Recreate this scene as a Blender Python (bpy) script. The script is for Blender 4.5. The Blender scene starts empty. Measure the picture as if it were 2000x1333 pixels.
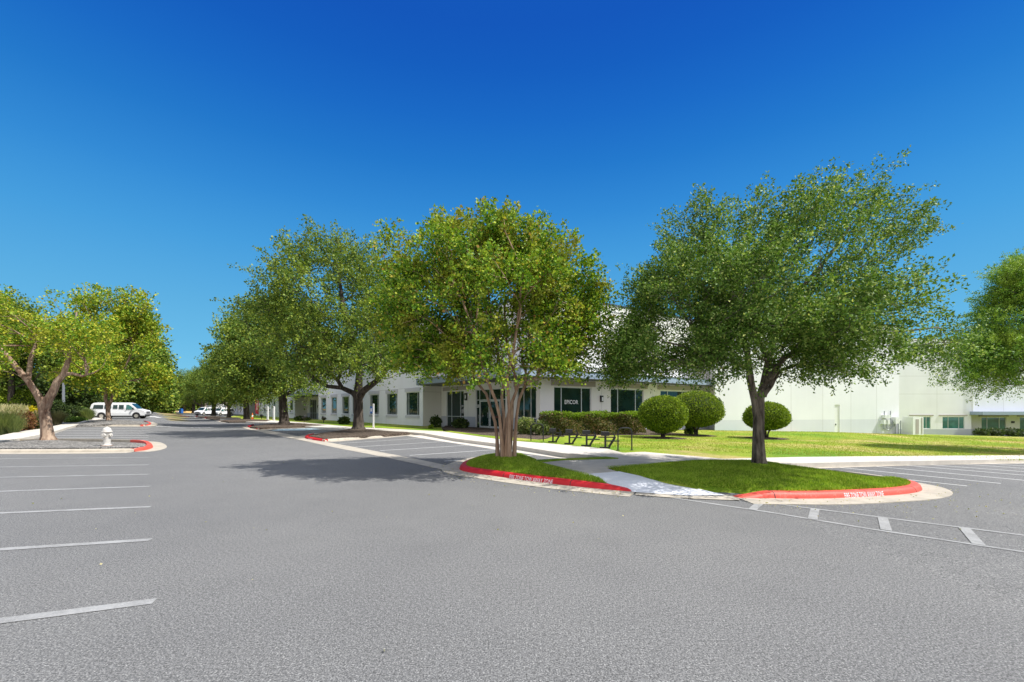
import bpy, bmesh, math, random
import numpy as np
from mathutils import Vector, Matrix, noise
from math import radians as R, sin, cos, pi, sqrt, atan2

# ------------------------------------------------------------------ camera, sky, sun, exposure
SC = bpy.context.scene
COL = SC.collection
F, EYE, HX, HY = 870.0, 1.6, 1000.0, 800.0
cam = bpy.data.cameras.new('camera'); cam_o = bpy.data.objects.new('camera', cam); COL.objects.link(cam_o)
cam_o.location = (0, 0, EYE); cam_o.rotation_euler = (R(90), 0, 0)
cam.sensor_width = 36; cam.lens = 36 * F / 2000; cam.shift_x = 0; cam.shift_y = (HY - 666.5) / 2000
cam.clip_start = .1; cam.clip_end = 3000
SC.camera = cam_o

SUN_DIR = Vector((.97, -.12, 1.42)).normalized()
elev = math.asin(SUN_DIR.z); azi = atan2(SUN_DIR.x, SUN_DIR.y)
sun = bpy.data.lights.new('sun', 'SUN'); sun.energy = 4.4; sun.angle = R(.53); sun.color = (1, .975, .94)
sun_o = bpy.data.objects.new('sun', sun); COL.objects.link(sun_o)
sun_o.rotation_euler = (-SUN_DIR).to_track_quat('-Z', 'Y').to_euler()
W = bpy.data.worlds.new('World'); SC.world = W; W.use_nodes = True
wn, wl = W.node_tree.nodes, W.node_tree.links
bg = wn['Background']; bg.inputs[1].default_value = .15
sky = wn.new('ShaderNodeTexSky'); sky.sky_type = 'NISHITA'; sky.sun_disc = False
sky.sun_elevation = elev; sky.sun_rotation = azi; sky.air_density = 1.0; sky.dust_density = .3; sky.ozone_density = 3
tc = wn.new('ShaderNodeTexCoord'); sx = wn.new('ShaderNodeSeparateXYZ'); wl.new(tc.outputs['Generated'], sx.inputs[0])
rp = wn.new('ShaderNodeValToRGB'); wl.new(sx.outputs[2], rp.inputs[0])
SKY = [(0.0, (.30, .56, .72)), (.10, (.10, .42, .66)), (.20, (.108, .42, .56)), (.37, (.082, .50, .80)), (.50, (.055, .40, .84)), (.69, (.036, .27, .78)), (.84, (2.6, 2.1, 1.3)), (1.0, (3.6, 2.9, 1.7))]  # top stops brighten the unseen zenith, added as fill light
while len(rp.color_ramp.elements) < len(SKY): rp.color_ramp.elements.new(.5)
for e, (p, c) in zip(rp.color_ramp.elements, SKY): e.position = p; e.color = (*c, 1)
mx = wn.new('ShaderNodeMix'); mx.data_type = 'RGBA'; mx.blend_type = 'MULTIPLY'; mx.inputs[0].default_value = 1
wl.new(sky.outputs[0], mx.inputs[6]); wl.new(rp.outputs[0], mx.inputs[7])
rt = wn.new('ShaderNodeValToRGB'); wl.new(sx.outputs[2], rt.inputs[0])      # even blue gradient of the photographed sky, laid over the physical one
SKY2 = [(0.0, (1.182, 2.945, 3.936)), (0.129, (0.732, 2.395, 3.784)), (0.212, (0.534, 2.065, 3.673)), (0.309, (0.316, 1.668, 3.491)), (0.398, (0.168, 1.24, 3.178)), (0.477, (0.086, 0.916, 2.849)), (0.545, (0.053, 0.689, 2.662)), (0.605, (0.037, 0.534, 2.453)), (0.655, (0.034, 0.454, 2.338)), (0.7, (0.034, 0.454, 2.338)), (0.86, (4.0, 4.2, 4.7)), (1.0, (5.0, 5.2, 5.7))]  # uppermost pale stops lie out of view, added to fill the shade
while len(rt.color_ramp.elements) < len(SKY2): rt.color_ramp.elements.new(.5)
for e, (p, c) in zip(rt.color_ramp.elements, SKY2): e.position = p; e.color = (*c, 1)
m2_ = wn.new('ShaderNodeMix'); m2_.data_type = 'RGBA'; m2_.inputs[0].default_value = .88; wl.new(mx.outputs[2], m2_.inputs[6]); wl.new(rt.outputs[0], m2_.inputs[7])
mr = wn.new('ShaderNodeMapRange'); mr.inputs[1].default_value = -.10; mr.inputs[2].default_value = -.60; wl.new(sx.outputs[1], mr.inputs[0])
mb_ = wn.new('ShaderNodeMix'); mb_.data_type = 'RGBA'; wl.new(mr.outputs[0], mb_.inputs[0]); wl.new(m2_.outputs[2], mb_.inputs[6]); mb_.inputs[7].default_value = (5.2, 5.25, 5.7, 1); wl.new(mb_.outputs[2], bg.inputs[0])   # unseen sky behind the camera, pale fill added to lift the shaded walls
SC.view_settings.view_transform = 'Standard'; SC.view_settings.look = 'None'; SC.view_settings.gamma = 1
SC.view_settings.exposure = .50
SC.cycles.max_bounces = 6; SC.cycles.transparent_max_bounces = 4

# ------------------------------------------------------------------ ground shape and pixel helpers
def sst(t):
    t = min(1.0, max(0.0, t)); return t * t * (3 - 2 * t)
def gz(x, y):
    g = -.026 * min(70, max(0, x - 4)) - .03 * min(40, max(0, y - 42)) * sst((x - 28) / 14)
    d = -(x + .805 * y)
    if y > 22: g += .016 * min(60, y - 22) * sst((d + 4) / 5)
    if y > 90: g += .008 * (min(y, 260) - 90) * (1 - sst((x + 10) / 30))
    return g
def bump(x, y):                      # lawn mound in front of the white wall
    return .30 * math.exp(-((x - 24) ** 2 / 70 + (y - 32) ** 2 / 22))
def G(px, py, z=0.0):
    k = (px - HX) / F; dy = max(py - HY, 2.0); Z = F * (EYE - z) / dy
    for _ in range(12): Z = .5 * Z + .5 * F * (EYE - z - gz(k * Z, Z)) / dy
    return (k * Z, Z)
def at(px, Z): return ((px - HX) / F * Z, Z)
def zat(py, Z): return EYE - (py - HY) / F * Z

# ------------------------------------------------------------------ objects
def tag(o, label=None, cat=None, group=None, kind=None):
    if label: o['label'] = label
    if cat: o['category'] = cat
    if group: o['group'] = group
    if kind: o['kind'] = kind
    return o
def empty(name, loc, rz=0):
    o = bpy.data.objects.new(name, None); COL.objects.link(o); o.location = loc; o.rotation_euler = (0, 0, rz)
    o.empty_display_size = .2; return o
def link(name, me, parent=None):
    o = bpy.data.objects.new(name, me); COL.objects.link(o)
    if parent is not None: o.parent = parent
    return o
def copy_tree(o, parent=None):
    c = o.copy(); COL.objects.link(c); c.parent = parent
    for ch in list(o.children): copy_tree(ch, c)
    return c
class MB:
    """collects shapes for one mesh"""
    def __init__(s): s.v = []; s.f = []; s.m = []; s.M = None; s.mi = 0
    def add(s, vs, fs):
        b = len(s.v)
        s.v += [tuple(s.M @ Vector(p)) if s.M is not None else tuple(p) for p in vs]
        s.f += [tuple(b + i for i in f) for f in fs]; s.m += [s.mi] * len(fs)
    def box(s, a, b, bev=0):
        (x0, y0, z0), (x1, y1, z1) = a, b
        if not bev:
            s.add([(x0, y0, z0), (x1, y0, z0), (x1, y1, z0), (x0, y1, z0), (x0, y0, z1), (x1, y0, z1), (x1, y1, z1), (x0, y1, z1)],
                  [(0, 3, 2, 1), (4, 5, 6, 7), (0, 1, 5, 4), (1, 2, 6, 5), (2, 3, 7, 6), (3, 0, 4, 7)]); return
        bm = bmesh.new(); bmesh.ops.create_cube(bm, size=1)
        for v in bm.verts: v.co = Vector(((x0 + x1) / 2 + v.co.x * (x1 - x0), (y0 + y1) / 2 + v.co.y * (y1 - y0), (z0 + z1) / 2 + v.co.z * (z1 - z0)))
        bmesh.ops.bevel(bm, geom=bm.edges[:], offset=bev, segments=2, affect='EDGES', profile=.5)
        bm.verts.index_update()
        s.add([v.co[:] for v in bm.verts], [[v.index for v in f.verts] for f in bm.faces]); bm.free()
    def tube(s, pts, rad, n=8, cap=True):
        pts = [Vector(p) for p in pts]; rr = rad if isinstance(rad, (list, tuple)) else [rad] * len(pts)
        vs = []; fs = []; up = None
        for i, p in enumerate(pts):
            t = (pts[min(i + 1, len(pts) - 1)] - pts[max(i - 1, 0)]).normalized()
            if up is None: up = t.orthogonal().normalized()
            up = (up - t * up.dot(t)); up = up.normalized() if up.length > 1e-5 else t.orthogonal().normalized()
            w = t.cross(up)
            for k in range(n):
                a = 2 * pi * k / n; vs.append(p + (up * cos(a) + w * sin(a)) * rr[i])
        for i in range(len(pts) - 1):
            for k in range(n):
                a, b = i * n + k, i * n + (k + 1) % n; fs.append((a, b, b + n, a + n))
        if cap: fs.append(tuple(range(n - 1, -1, -1))); fs.append(tuple((len(pts) - 1) * n + k for k in range(n)))
        s.add(vs, fs)
    def lathe(s, prof, n=20, c=(0, 0, 0)):
        vs = []; fs = []
        for r, z in prof:
            for k in range(n): a = 2 * pi * k / n; vs.append((c[0] + r * cos(a), c[1] + r * sin(a), c[2] + z))
        for i in range(len(prof) - 1):
            for k in range(n): a, b = i * n + k, i * n + (k + 1) % n; fs.append((a, b, b + n, a + n))
        fs.append(tuple(range(n - 1, -1, -1))); fs.append(tuple((len(prof) - 1) * n + k for k in range(n)))
        s.add(vs, fs)
    def prism(s, poly, z0, z1):
        n = len(poly); vs = [(x, y, z0) for x, y in poly] + [(x, y, z1) for x, y in poly]
        s.add(vs, [tuple(range(n - 1, -1, -1)), tuple(range(n, 2 * n))] + [(i, (i + 1) % n, n + (i + 1) % n, n + i) for i in range(n)])
    def build(s, name, mats, parent=None, smooth=False):
        me = bpy.data.meshes.new(name); me.from_pydata(s.v, [], s.f)
        for m in (mats if isinstance(mats, (list, tuple)) else [mats]): me.materials.append(m)
        me.polygons.foreach_set('material_index', s.m)
        bm = bmesh.new(); bm.from_mesh(me); bmesh.ops.recalc_face_normals(bm, faces=bm.faces[:]); bm.to_mesh(me); bm.free()
        if smooth:
            me.polygons.foreach_set('use_smooth', [True] * len(me.polygons))
            try: me.set_sharp_from_angle(angle=R(40))
            except Exception: pass
        me.update(); return link(name, me, parent)
def np_mesh(name, co, quads, mat, parent=None, tri=False):
    k = 3 if tri else 4; n = len(quads)
    me = bpy.data.meshes.new(name); me.vertices.add(len(co)); me.vertices.foreach_set('co', np.asarray(co, dtype=np.float32).ravel())
    me.loops.add(n * k); me.loops.foreach_set('vertex_index', np.asarray(quads, dtype=np.int32).ravel())
    me.polygons.add(n); me.polygons.foreach_set('loop_start', np.arange(0, n * k, k, dtype=np.int32))
    me.materials.append(mat); me.update(calc_edges=True); return link(name, me, parent)

# ------------------------------------------------------------------ materials
def newmat(name):
    m = bpy.data.materials.new(name); m.use_nodes = True; nt = m.node_tree
    return m, nt.nodes, nt.links, nt.nodes['Principled BSDF']
def tex(n, l, scale, detail=4, rough=.6, coord='Object', stretch=None, kind='noise'):
    t = n.new('ShaderNodeTexCoord'); out = t.outputs[coord]
    if stretch:
        mp = n.new('ShaderNodeMapping'); mp.inputs['Scale'].default_value = stretch; l.new(out, mp.inputs[0]); out = mp.outputs[0]
    if kind == 'noise':
        x = n.new('ShaderNodeTexNoise'); x.inputs['Detail'].default_value = detail; x.inputs['Roughness'].default_value = rough
    else: x = n.new('ShaderNodeTexVoronoi')
    x.inputs['Scale'].default_value = scale; l.new(out, x.inputs['Vector']); return x
def ramp(n, l, src, stops):
    r = n.new('ShaderNodeValToRGB'); l.new(src, r.inputs[0])
    while len(r.color_ramp.elements) < len(stops): r.color_ramp.elements.new(.5)
    for e, (p, c) in zip(r.color_ramp.elements, stops): e.position = p; e.color = (*(c if isinstance(c, (tuple, list)) else (c,) * 3), 1)
    return r.outputs[0]
def mix(n, l, fac, a, b, mode='MIX'):
    m = n.new('ShaderNodeMix'); m.data_type = 'RGBA'; m.blend_type = mode
    for i, v in ((0, fac), (6, a), (7, b)):
        if isinstance(v, (int, float)): m.inputs[i].default_value = v if i == 0 else (v, v, v, 1)
        elif isinstance(v, tuple): m.inputs[i].default_value = (*v, 1)
        else: l.new(v, m.inputs[i])
    return m.outputs[2]
def bump_n(n, l, b, h, strength=.3, dist=.02):
    bp = n.new('ShaderNodeBump'); bp.inputs['Strength'].default_value = strength; bp.inputs['Distance'].default_value = dist
    l.new(h, bp.inputs['Height']); l.new(bp.outputs[0], b.inputs['Normal'])
def simple(name, col, rough=.6, metal=0, var=.12, scale=6, bumps=0, spec=.5, bscale=60):
    m, n, l, b = newmat(name); t = tex(n, l, scale, 5)
    c = ramp(n, l, t.outputs[0], [(.3, tuple(x * (1 - var) for x in col)), (.7, tuple(min(1, x * (1 + var)) for x in col))])
    l.new(c, b.inputs['Base Color']); b.inputs['Roughness'].default_value = rough; b.inputs['Metallic'].default_value = metal
    b.inputs['Specular IOR Level'].default_value = spec
    if bumps: bump_n(n, l, b, tex(n, l, bscale, 4).outputs[0], bumps, .01)
    return m
def leafmat(name, stops, trans=.35, rough=.55, clump=1.2, spec=.2, patch=None):
    m, n, l, b = newmat(name); g = n.new('ShaderNodeNewGeometry')
    c = ramp(n, l, g.outputs['Random Per Island'], stops)
    t = tex(n, l, clump, 3)
    if patch:
        f = ramp(n, l, t.outputs[0], [(.48, 0.0), (.62, 1.0)]); c = mix(n, l, f, c, mix(n, l, .6, c, patch))
    else:
        f = ramp(n, l, t.outputs[0], [(.35, .8), (.65, 1.2)]); c = mix(n, l, 1.0, c, f, 'MULTIPLY')
    l.new(c, b.inputs['Base Color']); b.inputs['Roughness'].default_value = rough; b.inputs['Specular IOR Level'].default_value = spec
    tr = n.new('ShaderNodeBsdfTranslucent'); l.new(mix(n, l, 1.0, c, (1.25, 1.25, .6), 'MULTIPLY'), tr.inputs[0])
    ms = n.new('ShaderNodeMixShader'); ms.inputs[0].default_value = trans
    l.new(b.outputs[0], ms.inputs[1]); l.new(tr.outputs[0], ms.inputs[2]); l.new(ms.outputs[0], n['Material Output'].inputs[0]); return m

def asphalt(name='asphalt', pt=None):
    m, n, l, b = newmat(name)
    fine = tex(n, l, 85, 4, .8); mid = tex(n, l, 33, 3, .75); big = tex(n, l, .22, 5, .6); st = tex(n, l, 1.4, 5, .7)
    c = ramp(n, l, fine.outputs[0], [(.34, (.030, .030, .030)), (.45, (.104, .104, .104)), (.55, (.176, .175, .172)), (.68, (.42, .41, .39))])
    c = mix(n, l, .55, c, ramp(n, l, mid.outputs[0], [(.36, .55), (.64, 1.5)]), 'MULTIPLY')
    c = mix(n, l, 1.0, c, ramp(n, l, big.outputs[0], [(.3, (.95, .95, .945)), (.7, (1.16, 1.15, 1.12))]), 'MULTIPLY')
    c = mix(n, l, 1.0, c, ramp(n, l, st.outputs[0], [(.30, .94), (.5, 1.0), (.75, 1.04)]), 'MULTIPLY')
    if pt: c = mix(n, l, ramp(n, l, mix(n, l, .5, fine.outputs[0], tex(n, l, 3, 4).outputs[0]), [(.38, pt[0]), (.62, pt[1])]), c, pt[2])
    l.new(c, b.inputs['Base Color']); b.inputs['Roughness'].default_value = .9; b.inputs['Specular IOR Level'].default_value = .25
    bump_n(n, l, b, fine.outputs[0], .5, .008); return m
def concrete(name, col, dirt=.25, scale=2.0):
    m, n, l, b = newmat(name); a = tex(n, l, scale, 6, .65); f = tex(n, l, 45, 4, .7)
    c = ramp(n, l, a.outputs[0], [(.28, tuple(x * (1 - dirt) for x in col)), (.55, col), (.8, tuple(min(.9, x * 1.08) for x in col))])
    c = mix(n, l, .6, c, ramp(n, l, f.outputs[0], [(.3, .8), (.7, 1.15)]), 'MULTIPLY')
    l.new(c, b.inputs['Base Color']); b.inputs['Roughness'].default_value = .88; bump_n(n, l, b, f.outputs[0], .25, .006); return m
def paint(name, col, under, wear=.55, scale=28, rough=.6):
    m, n, l, b = newmat(name); a = tex(n, l, scale, 5, .75); s = tex(n, l, 2.2, 4)
    f = mix(n, l, .35, a.outputs[0], s.outputs[0]); f = ramp(n, l, f, [(wear - .05, 0.0), (wear + .05, 1.0)])
    l.new(mix(n, l, f, col, under), b.inputs['Base Color']); b.inputs['Roughness'].default_value = rough
    bump_n(n, l, b, a.outputs[0], .3, .006); return m
def grassmat(name, c1, c2, c3, sc=.5):
    m, n, l, b = newmat(name); a = tex(n, l, sc, 5, .6); f = tex(n, l, 22, 5, .8, stretch=(1, 1, .3)); st = tex(n, l, sc * 3.3, 4, .7)
    c = ramp(n, l, a.outputs[0], [(.36, c1), (.52, c2), (.66, c3)])
    c = mix(n, l, .8, c, ramp(n, l, f.outputs[0], [(.3, .45), (.5, 1.0), (.72, 1.5)]), 'MULTIPLY')
    c = mix(n, l, .6, c, ramp(n, l, st.outputs[0], [(.3, .7), (.7, 1.25)]), 'MULTIPLY')
    l.new(c, b.inputs['Base Color']); b.inputs['Roughness'].default_value = .9; b.inputs['Specular IOR Level'].default_value = .15
    bump_n(n, l, b, f.outputs[0], .9, .05); return m
def granular(name, stops, sc=40, patchs=1.5):
    m, n, l, b = newmat(name); v = tex(n, l, sc, kind='voronoi'); p = tex(n, l, patchs, 4)
    c = ramp(n, l, v.outputs['Color'], stops); c = mix(n, l, .7, c, ramp(n, l, p.outputs[0], [(.3, .65), (.7, 1.3)]), 'MULTIPLY')
    l.new(c, b.inputs['Base Color']); b.inputs['Roughness'].default_value = .95; b.inputs['Specular IOR Level'].default_value = .1
    bump_n(n, l, b, v.outputs[0], .9, .03); return m
def bark(name, dark, light, sc=7, stretch=(1, 1, .22), strength=1.0, rough=.9):
    m, n, l, b = newmat(name); a = tex(n, l, sc, 7, .7, stretch=stretch); p = tex(n, l, sc * .35, 3, stretch=(1, 1, .4))
    c = ramp(n, l, a.outputs[0], [(.36, dark), (.62, light)]); c = mix(n, l, .5, c, ramp(n, l, p.outputs[0], [(.3, .6), (.7, 1.35)]), 'MULTIPLY')
    l.new(c, b.inputs['Base Color']); b.inputs['Roughness'].default_value = rough; b.inputs['Specular IOR Level'].default_value = .2
    bump_n(n, l, b, a.outputs[0], strength, .04); return m
def glassmat(name, col, rough=.02, ior=1.5):
    m, n, l, b = newmat(name); t = tex(n, l, 1.3, 2)
    c = ramp(n, l, t.outputs[0], [(.35, tuple(x * .75 for x in col)), (.65, tuple(x * 1.25 for x in col))])
    l.new(c, b.inputs['Base Color']); b.inputs['Roughness'].default_value = rough; b.inputs['IOR'].default_value = ior
    b.inputs['Specular IOR Level'].default_value = .5; bump_n(n, l, b, tex(n, l, .7, 1).outputs[0], .04, .05); return m
def wallmat(name, col):
    m, n, l, b = newmat(name); a = tex(n, l, .35, 5, .55); f = tex(n, l, 60, 3); dr = tex(n, l, 1.2, 4, .6, stretch=(1, 1, .08))
    c = ramp(n, l, a.outputs[0], [(.3, tuple(x * .95 for x in col)), (.7, tuple(min(.9, x * 1.03) for x in col))])
    c = mix(n, l, .5, c, ramp(n, l, dr.outputs[0], [(.25, .93), (.6, 1.0)]), 'MULTIPLY')
    l.new(c, b.inputs['Base Color']); b.inputs['Roughness'].default_value = .8; bump_n(n, l, b, f.outputs[0], .15, .004); return m

M = dict(
    asphalt=asphalt(), concrete=concrete('pale_concrete', (.60, .55, .47), .14), path=concrete('path_concrete', (.50, .455, .39), .28),
    white_concrete=concrete('ramp_concrete', (.72, .73, .76), .12), gutter=concrete('gutter_concrete', (.46, .41, .33), .3, 3),
    kerb=concrete('kerb_concrete', (.50, .44, .35), .3, 3),
    red=paint('red_kerb_paint', (.56, .010, .014), (.32, .05, .04), .66), orange=paint('orange_kerb_paint', (.66, .075, .045), (.50, .17, .12), .58),
    line=asphalt('line_paint', (.62, .18, (.48, .48, .47))), line_new=asphalt('fresh_line_paint', (.95, .65, (.66, .65, .62))),
    blue_wash=paint('blue_line_paint', (.42, .60, .68), (.28, .32, .34), .5, 9),
    grass=grassmat('island_turf', (.12, .22, .012), (.20, .31, .018), (.31, .36, .04), 1.6),
    lawn=grassmat('lawn_turf', (.14, .27, .018), (.27, .34, .03), (.50, .39, .15), .22),
    dirt=grassmat('verge_ground', (.16, .18, .05), (.25, .20, .09), (.34, .26, .14), .3), field=grassmat('dry_field', (.42, .24, .07), (.50, .32, .12), (.38, .30, .10), .1),
    mulch=granular('mulch_chips', [(.2, (.035, .027, .021)), (.5, (.095, .072, .054)), (.85, (.22, .17, .13))], 30),
    gravel=granular('grey_gravel', [(.1, (.05, .05, .05)), (.5, (.20, .19, .175)), (.9, (.45, .42, .38))], 26),
    wall=wallmat('white_wall_paint', (.82, .82, .85)), band=wallmat('grey_band_paint', (.47, .49, .54)), trim=wallmat('taupe_trim_paint', (.40, .36, .33)),
    cream=wallmat('cream_wall_paint', (.78, .76, .72)), joint=simple('panel_joint', (.42, .41, .39)), joint_dark=simple('kerb_joint', (.06, .03, .025)), sill=wallmat('sill_paint', (.55, .54, .58)),
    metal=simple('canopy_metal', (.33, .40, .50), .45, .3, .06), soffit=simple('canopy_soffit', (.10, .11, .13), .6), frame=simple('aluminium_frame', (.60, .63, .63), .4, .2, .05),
    glass=glassmat('tinted_glass', (.010, .030, .026)), glass_teal=glassmat('teal_glass', (.05, .17, .15)), black=simple('black_metal', (.015, .015, .016), .4, 0),
    gunmetal=simple('grey_rack_steel', (.022, .022, .024), .45, 0), white=simple('white_paint', (.80, .80, .79), .35, 0, .03), offwhite=simple('worn_white_paint', (.62, .59, .53), .5, 0, .2, 9, .2),
    rust=simple('rusty_iron', (.22, .10, .05), .8), chrome=simple('grey_plastic', (.12, .12, .125), .5), tyre=simple('tyre_rubber', (.02, .02, .02), .85), rim=simple('steel_rim', (.50, .47, .40), .4, .4),
    lamp_red=simple('red_lens', (.45, .02, .02), .2), lamp_clear=simple('clear_lens', (.7, .7, .68), .15), cone=simple('orange_plastic', (.80, .20, .03), .5),
    banner=simple('red_fabric', (.50, .018, .07), .7), blue=simple('blue_plastic', (.03, .14, .45), .5), steel=simple('galvanised_steel', (.36, .38, .42), .45, .6),
    box=simple('light_box_paint', (.80, .80, .80), .45), pale_band=wallmat('pale_band_paint', (.70, .70, .76)), lit=simple('white_letter', (.85, .85, .85), .5, 0, .02), navy=simple('navy_paint', (.03, .045, .09), .6))
BK = dict(oak=bark('oak_bark', (.035, .028, .022), (.24, .20, .155), 9), oak2=bark('dark_oak_bark', (.016, .013, .011), (.11, .090, .070)),
    crepe=bark('crepe_bark', (.19, .105, .065), (.50, .34, .23), 5, (1, 1, .14), .35, .7), crepe2=bark('peeling_bark', (.13, .065, .04), (.42, .31, .22), 6, (1, 1, .18), .8))
LF = dict(
    oak=leafmat('oak_leaf', [(0, (0.041, 0.097, 0.012)), (.4, (0.102, 0.195, 0.025)), (.75, (0.170, 0.278, 0.047)), (.95, (0.324, 0.420, 0.105)), (1, (0.567, 0.599, 0.187))], .28),
    live=leafmat('live_oak_leaf', [(0, (0.040, 0.085, 0.013)), (.4, (0.091, 0.170, 0.026)), (.8, (0.165, 0.249, 0.042)), (1, (0.393, 0.427, 0.083))], .28, patch=(0.341, 0.412, 0.041)),
    crepe=leafmat('crepe_leaf', [(0, (.045, .120, .012)), (.4, (.125, .255, .019)), (.75, (.27, .42, .030)), (.94, (.48, .56, .05)), (1, (.50, .24, .07))], .26, patch=(.33, .28, .035)),
    crepey=leafmat('yellow_crepe_leaf', [(0, (0.062, 0.150, 0.014)), (.4, (0.156, 0.294, 0.022)), (.75, (0.338, 0.463, 0.036)), (1, (0.650, 0.550, 0.060))], .28, patch=(0.425, 0.375, 0.036)),
    cypress=leafmat('cypress_leaf', [(0, (0.054, 0.138, 0.016)), (.5, (0.128, 0.268, 0.029)), (1, (0.351, 0.522, 0.065))], .25, patch=(0.351, 0.435, 0.052)),
    dark=leafmat('dark_leaf', [(0, (.020, .040, .010)), (.6, (.050, .085, .020)), (1, (.12, .16, .04))], .25),
    box=leafmat('topiary_leaf', [(0, (.060, .11, .010)), (.5, (.155, .245, .016)), (1, (.38, .46, .04))], .25, clump=2.5),
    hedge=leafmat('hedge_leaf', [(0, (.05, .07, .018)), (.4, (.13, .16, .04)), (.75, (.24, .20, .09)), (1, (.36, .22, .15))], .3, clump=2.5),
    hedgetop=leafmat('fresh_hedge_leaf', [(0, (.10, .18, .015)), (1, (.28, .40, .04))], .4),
    pale=leafmat('pale_shrub_leaf', [(0, (.09, .15, .035)), (.6, (.22, .28, .08)), (1, (.42, .43, .20))], .35), yellow=leafmat('yellow_shrub_leaf', [(0, (.28, .26, .01)), (1, (.62, .48, .015))], .3),
    red=leafmat('red_shrub_leaf', [(0, (.12, .04, .02)), (.6, (.26, .12, .06)), (1, (.30, .22, .08))], .3), straw=leafmat('straw_leaf', [(0, (.24, .26, .10)), (1, (.60, .52, .30))], .35),
    fgrass=leafmat('fountain_grass_leaf', [(0, (.10, .16, .05)), (1, (.34, .38, .15))], .35), blade=leafmat('turf_blade', [(0, (.09, .18, .008)), (.5, (.23, .37, .018)), (1, (.52, .58, .10))], .3, clump=1.5),
    lblade=leafmat('lawn_blade', [(0, (.16, .28, .012)), (.6, (.30, .38, .03)), (1, (.52, .45, .15))], .3, clump=.35, patch=(.56, .42, .16)))

# ------------------------------------------------------------------ ground, roads, pavements
def gridmesh(name, poly, z, mat, skirt=0, step=2.0, hf=None, kind='structure', label=None, cat=None, fine=None):
    """a flat polygon laid over the ground shape, cut along the common grid lines"""
    bm = bmesh.new(); f = bm.faces.new([bm.verts.new((x, y, 0)) for x, y in poly])
    xs = [p[0] for p in poly]; ys = [p[1] for p in poly]
    def cuts(a, b, near):
        out = []; st = fine or step; k = math.ceil(a / st)
        while k * st < b:
            t = k * st
            if fine or abs(t) < near or (abs(t) < 130 and k % 2 == 0) or k % 10 == 0: out.append(t)
            k += 1
        return out
    for t in cuts(min(xs), max(xs), 60): bmesh.ops.bisect_plane(bm, geom=bm.verts[:] + bm.edges[:] + bm.faces[:], plane_co=(t, 0, 0), plane_no=(1, 0, 0))
    for t in cuts(min(ys), max(ys), 90): bmesh.ops.bisect_plane(bm, geom=bm.verts[:] + bm.edges[:] + bm.faces[:], plane_co=(0, t, 0), plane_no=(0, 1, 0))
    for g_ in bm.faces:
        if g_.normal.z < 0: g_.normal_flip()
    for v in bm.verts: v.co.z = gz(v.co.x, v.co.y) + z + (hf(v.co.x, v.co.y) if hf else 0)
    if skirt:
        be = [e for e in bm.edges if e.is_boundary]; r = bmesh.ops.extrude_edge_only(bm, edges=be)
        for v in r['geom']:
            if isinstance(v, bmesh.types.BMVert): v.co.z -= skirt
    bmesh.ops.triangulate(bm, faces=bm.faces[:]) if fine else None
    me = bpy.data.meshes.new(name); bm.to_mesh(me); bm.free(); me.materials.append(mat)
    return tag(link(name, me), label, cat, None, kind)
def P(pts, z=0): return [G(px, py, z) for px, py in pts]
def edgedist(poly):
    A = np.array(poly); B = np.roll(A, -1, 0)
    def d(x, y):
        p = np.array((x, y)); ab = B - A; t = np.clip(((p - A) * ab).sum(1) / np.maximum((ab ** 2).sum(1), 1e-9), 0, 1)
        return float(np.sqrt((((A + ab * t[:, None]) - p) ** 2).sum(1)).min())
    return d
gridmesh('ground', [(-420, -30), (160, -30), (160, 420), (-420, 420)], -.03, M['dirt'])
gridmesh('road', [(-60, -20), (60, -20), (60, 24), (30, 34), (0, 46), (-24, 62), (-56, 100), (-84, 136), (-122, 136), (-88, 88), (-62, 60), (-40, 34), (-60, 24)], 0, M['asphalt'])
gridmesh('field', [(-220, 137), (-70, 137), (-60, 200), (-220, 200)], .02, M['field'])
lawn_poly = P([(1030, 863.4), (1055, 865.4), (1120, 871.2), (1187, 877.4), (1216, 885), (1259, 883), (1415, 896), (1550, 892.5), (1760, 890.5), (2300, 886)], .15) + [(90, 22), (90, 62), (37, 62), (37, 43), (17, 39), (3, 31)] + P([(1020, 852)], .15)
lawnh = lambda x, y: bump(x, y)
gridmesh('lawn', lawn_poly, .13, M['lawn'], .1, hf=lawnh, step=2.0, fine=1.0)
gridmesh('mulch_bed', P([(1000, 858), (1030, 860.5), (1068, 857), (1080, 851.5), (1300, 850.5), (1400, 848.5)], .15) + [(17, 40.5), (2, 31), (-6, 40.5)] + P([(862, 838), (905, 846)], .15), .16, M['mulch'], .1)
gridmesh('verge', P([(866, 842.5), (965, 856), (1004, 860.5), (1060, 865), (1062, 860), (940, 850), (880, 842)], .17), .17, M['lawn'], .1)
gridmesh('verge', P([(600, 825), (690, 833.8), (740, 835.8), (825, 840.6), (866, 842)], .15) + [(-6.6, 41), (-8, 40), (-29, 66)], .14, M['lawn'], .1)
gridmesh('verge', P([(430, 816), (520, 820), (600, 825)], .15) + [(-29, 66), (-64, 110), (-66, 108)], .12, M['lawn'], .1)
gridmesh('pavement', P([(430, 817), (520, 820.5), (600, 826), (690, 834.5), (740, 836.5), (825, 841), (866, 843), (965, 856.5), (1004, 861), (1055, 865), (1187, 877), (1217, 885), (1259, 883), (1415, 896.5), (1550, 893), (1760, 891), (2050, 889), (2400, 886),
    (2400, 892), (2050, 895.5), (1880, 899), (1700, 902), (1556, 905.6), (1520, 906.5), (1412, 906.5), (1337, 903.5), (1181, 914), (1040, 905), (1049, 898), (1184, 893), (1148, 889), (1100, 885.5), (1002, 870.5), (890, 857), (828, 846.5), (795, 844), (690, 839.5), (600, 833), (520, 826), (430, 821)], .15), .15, M['concrete'], .2)
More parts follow.
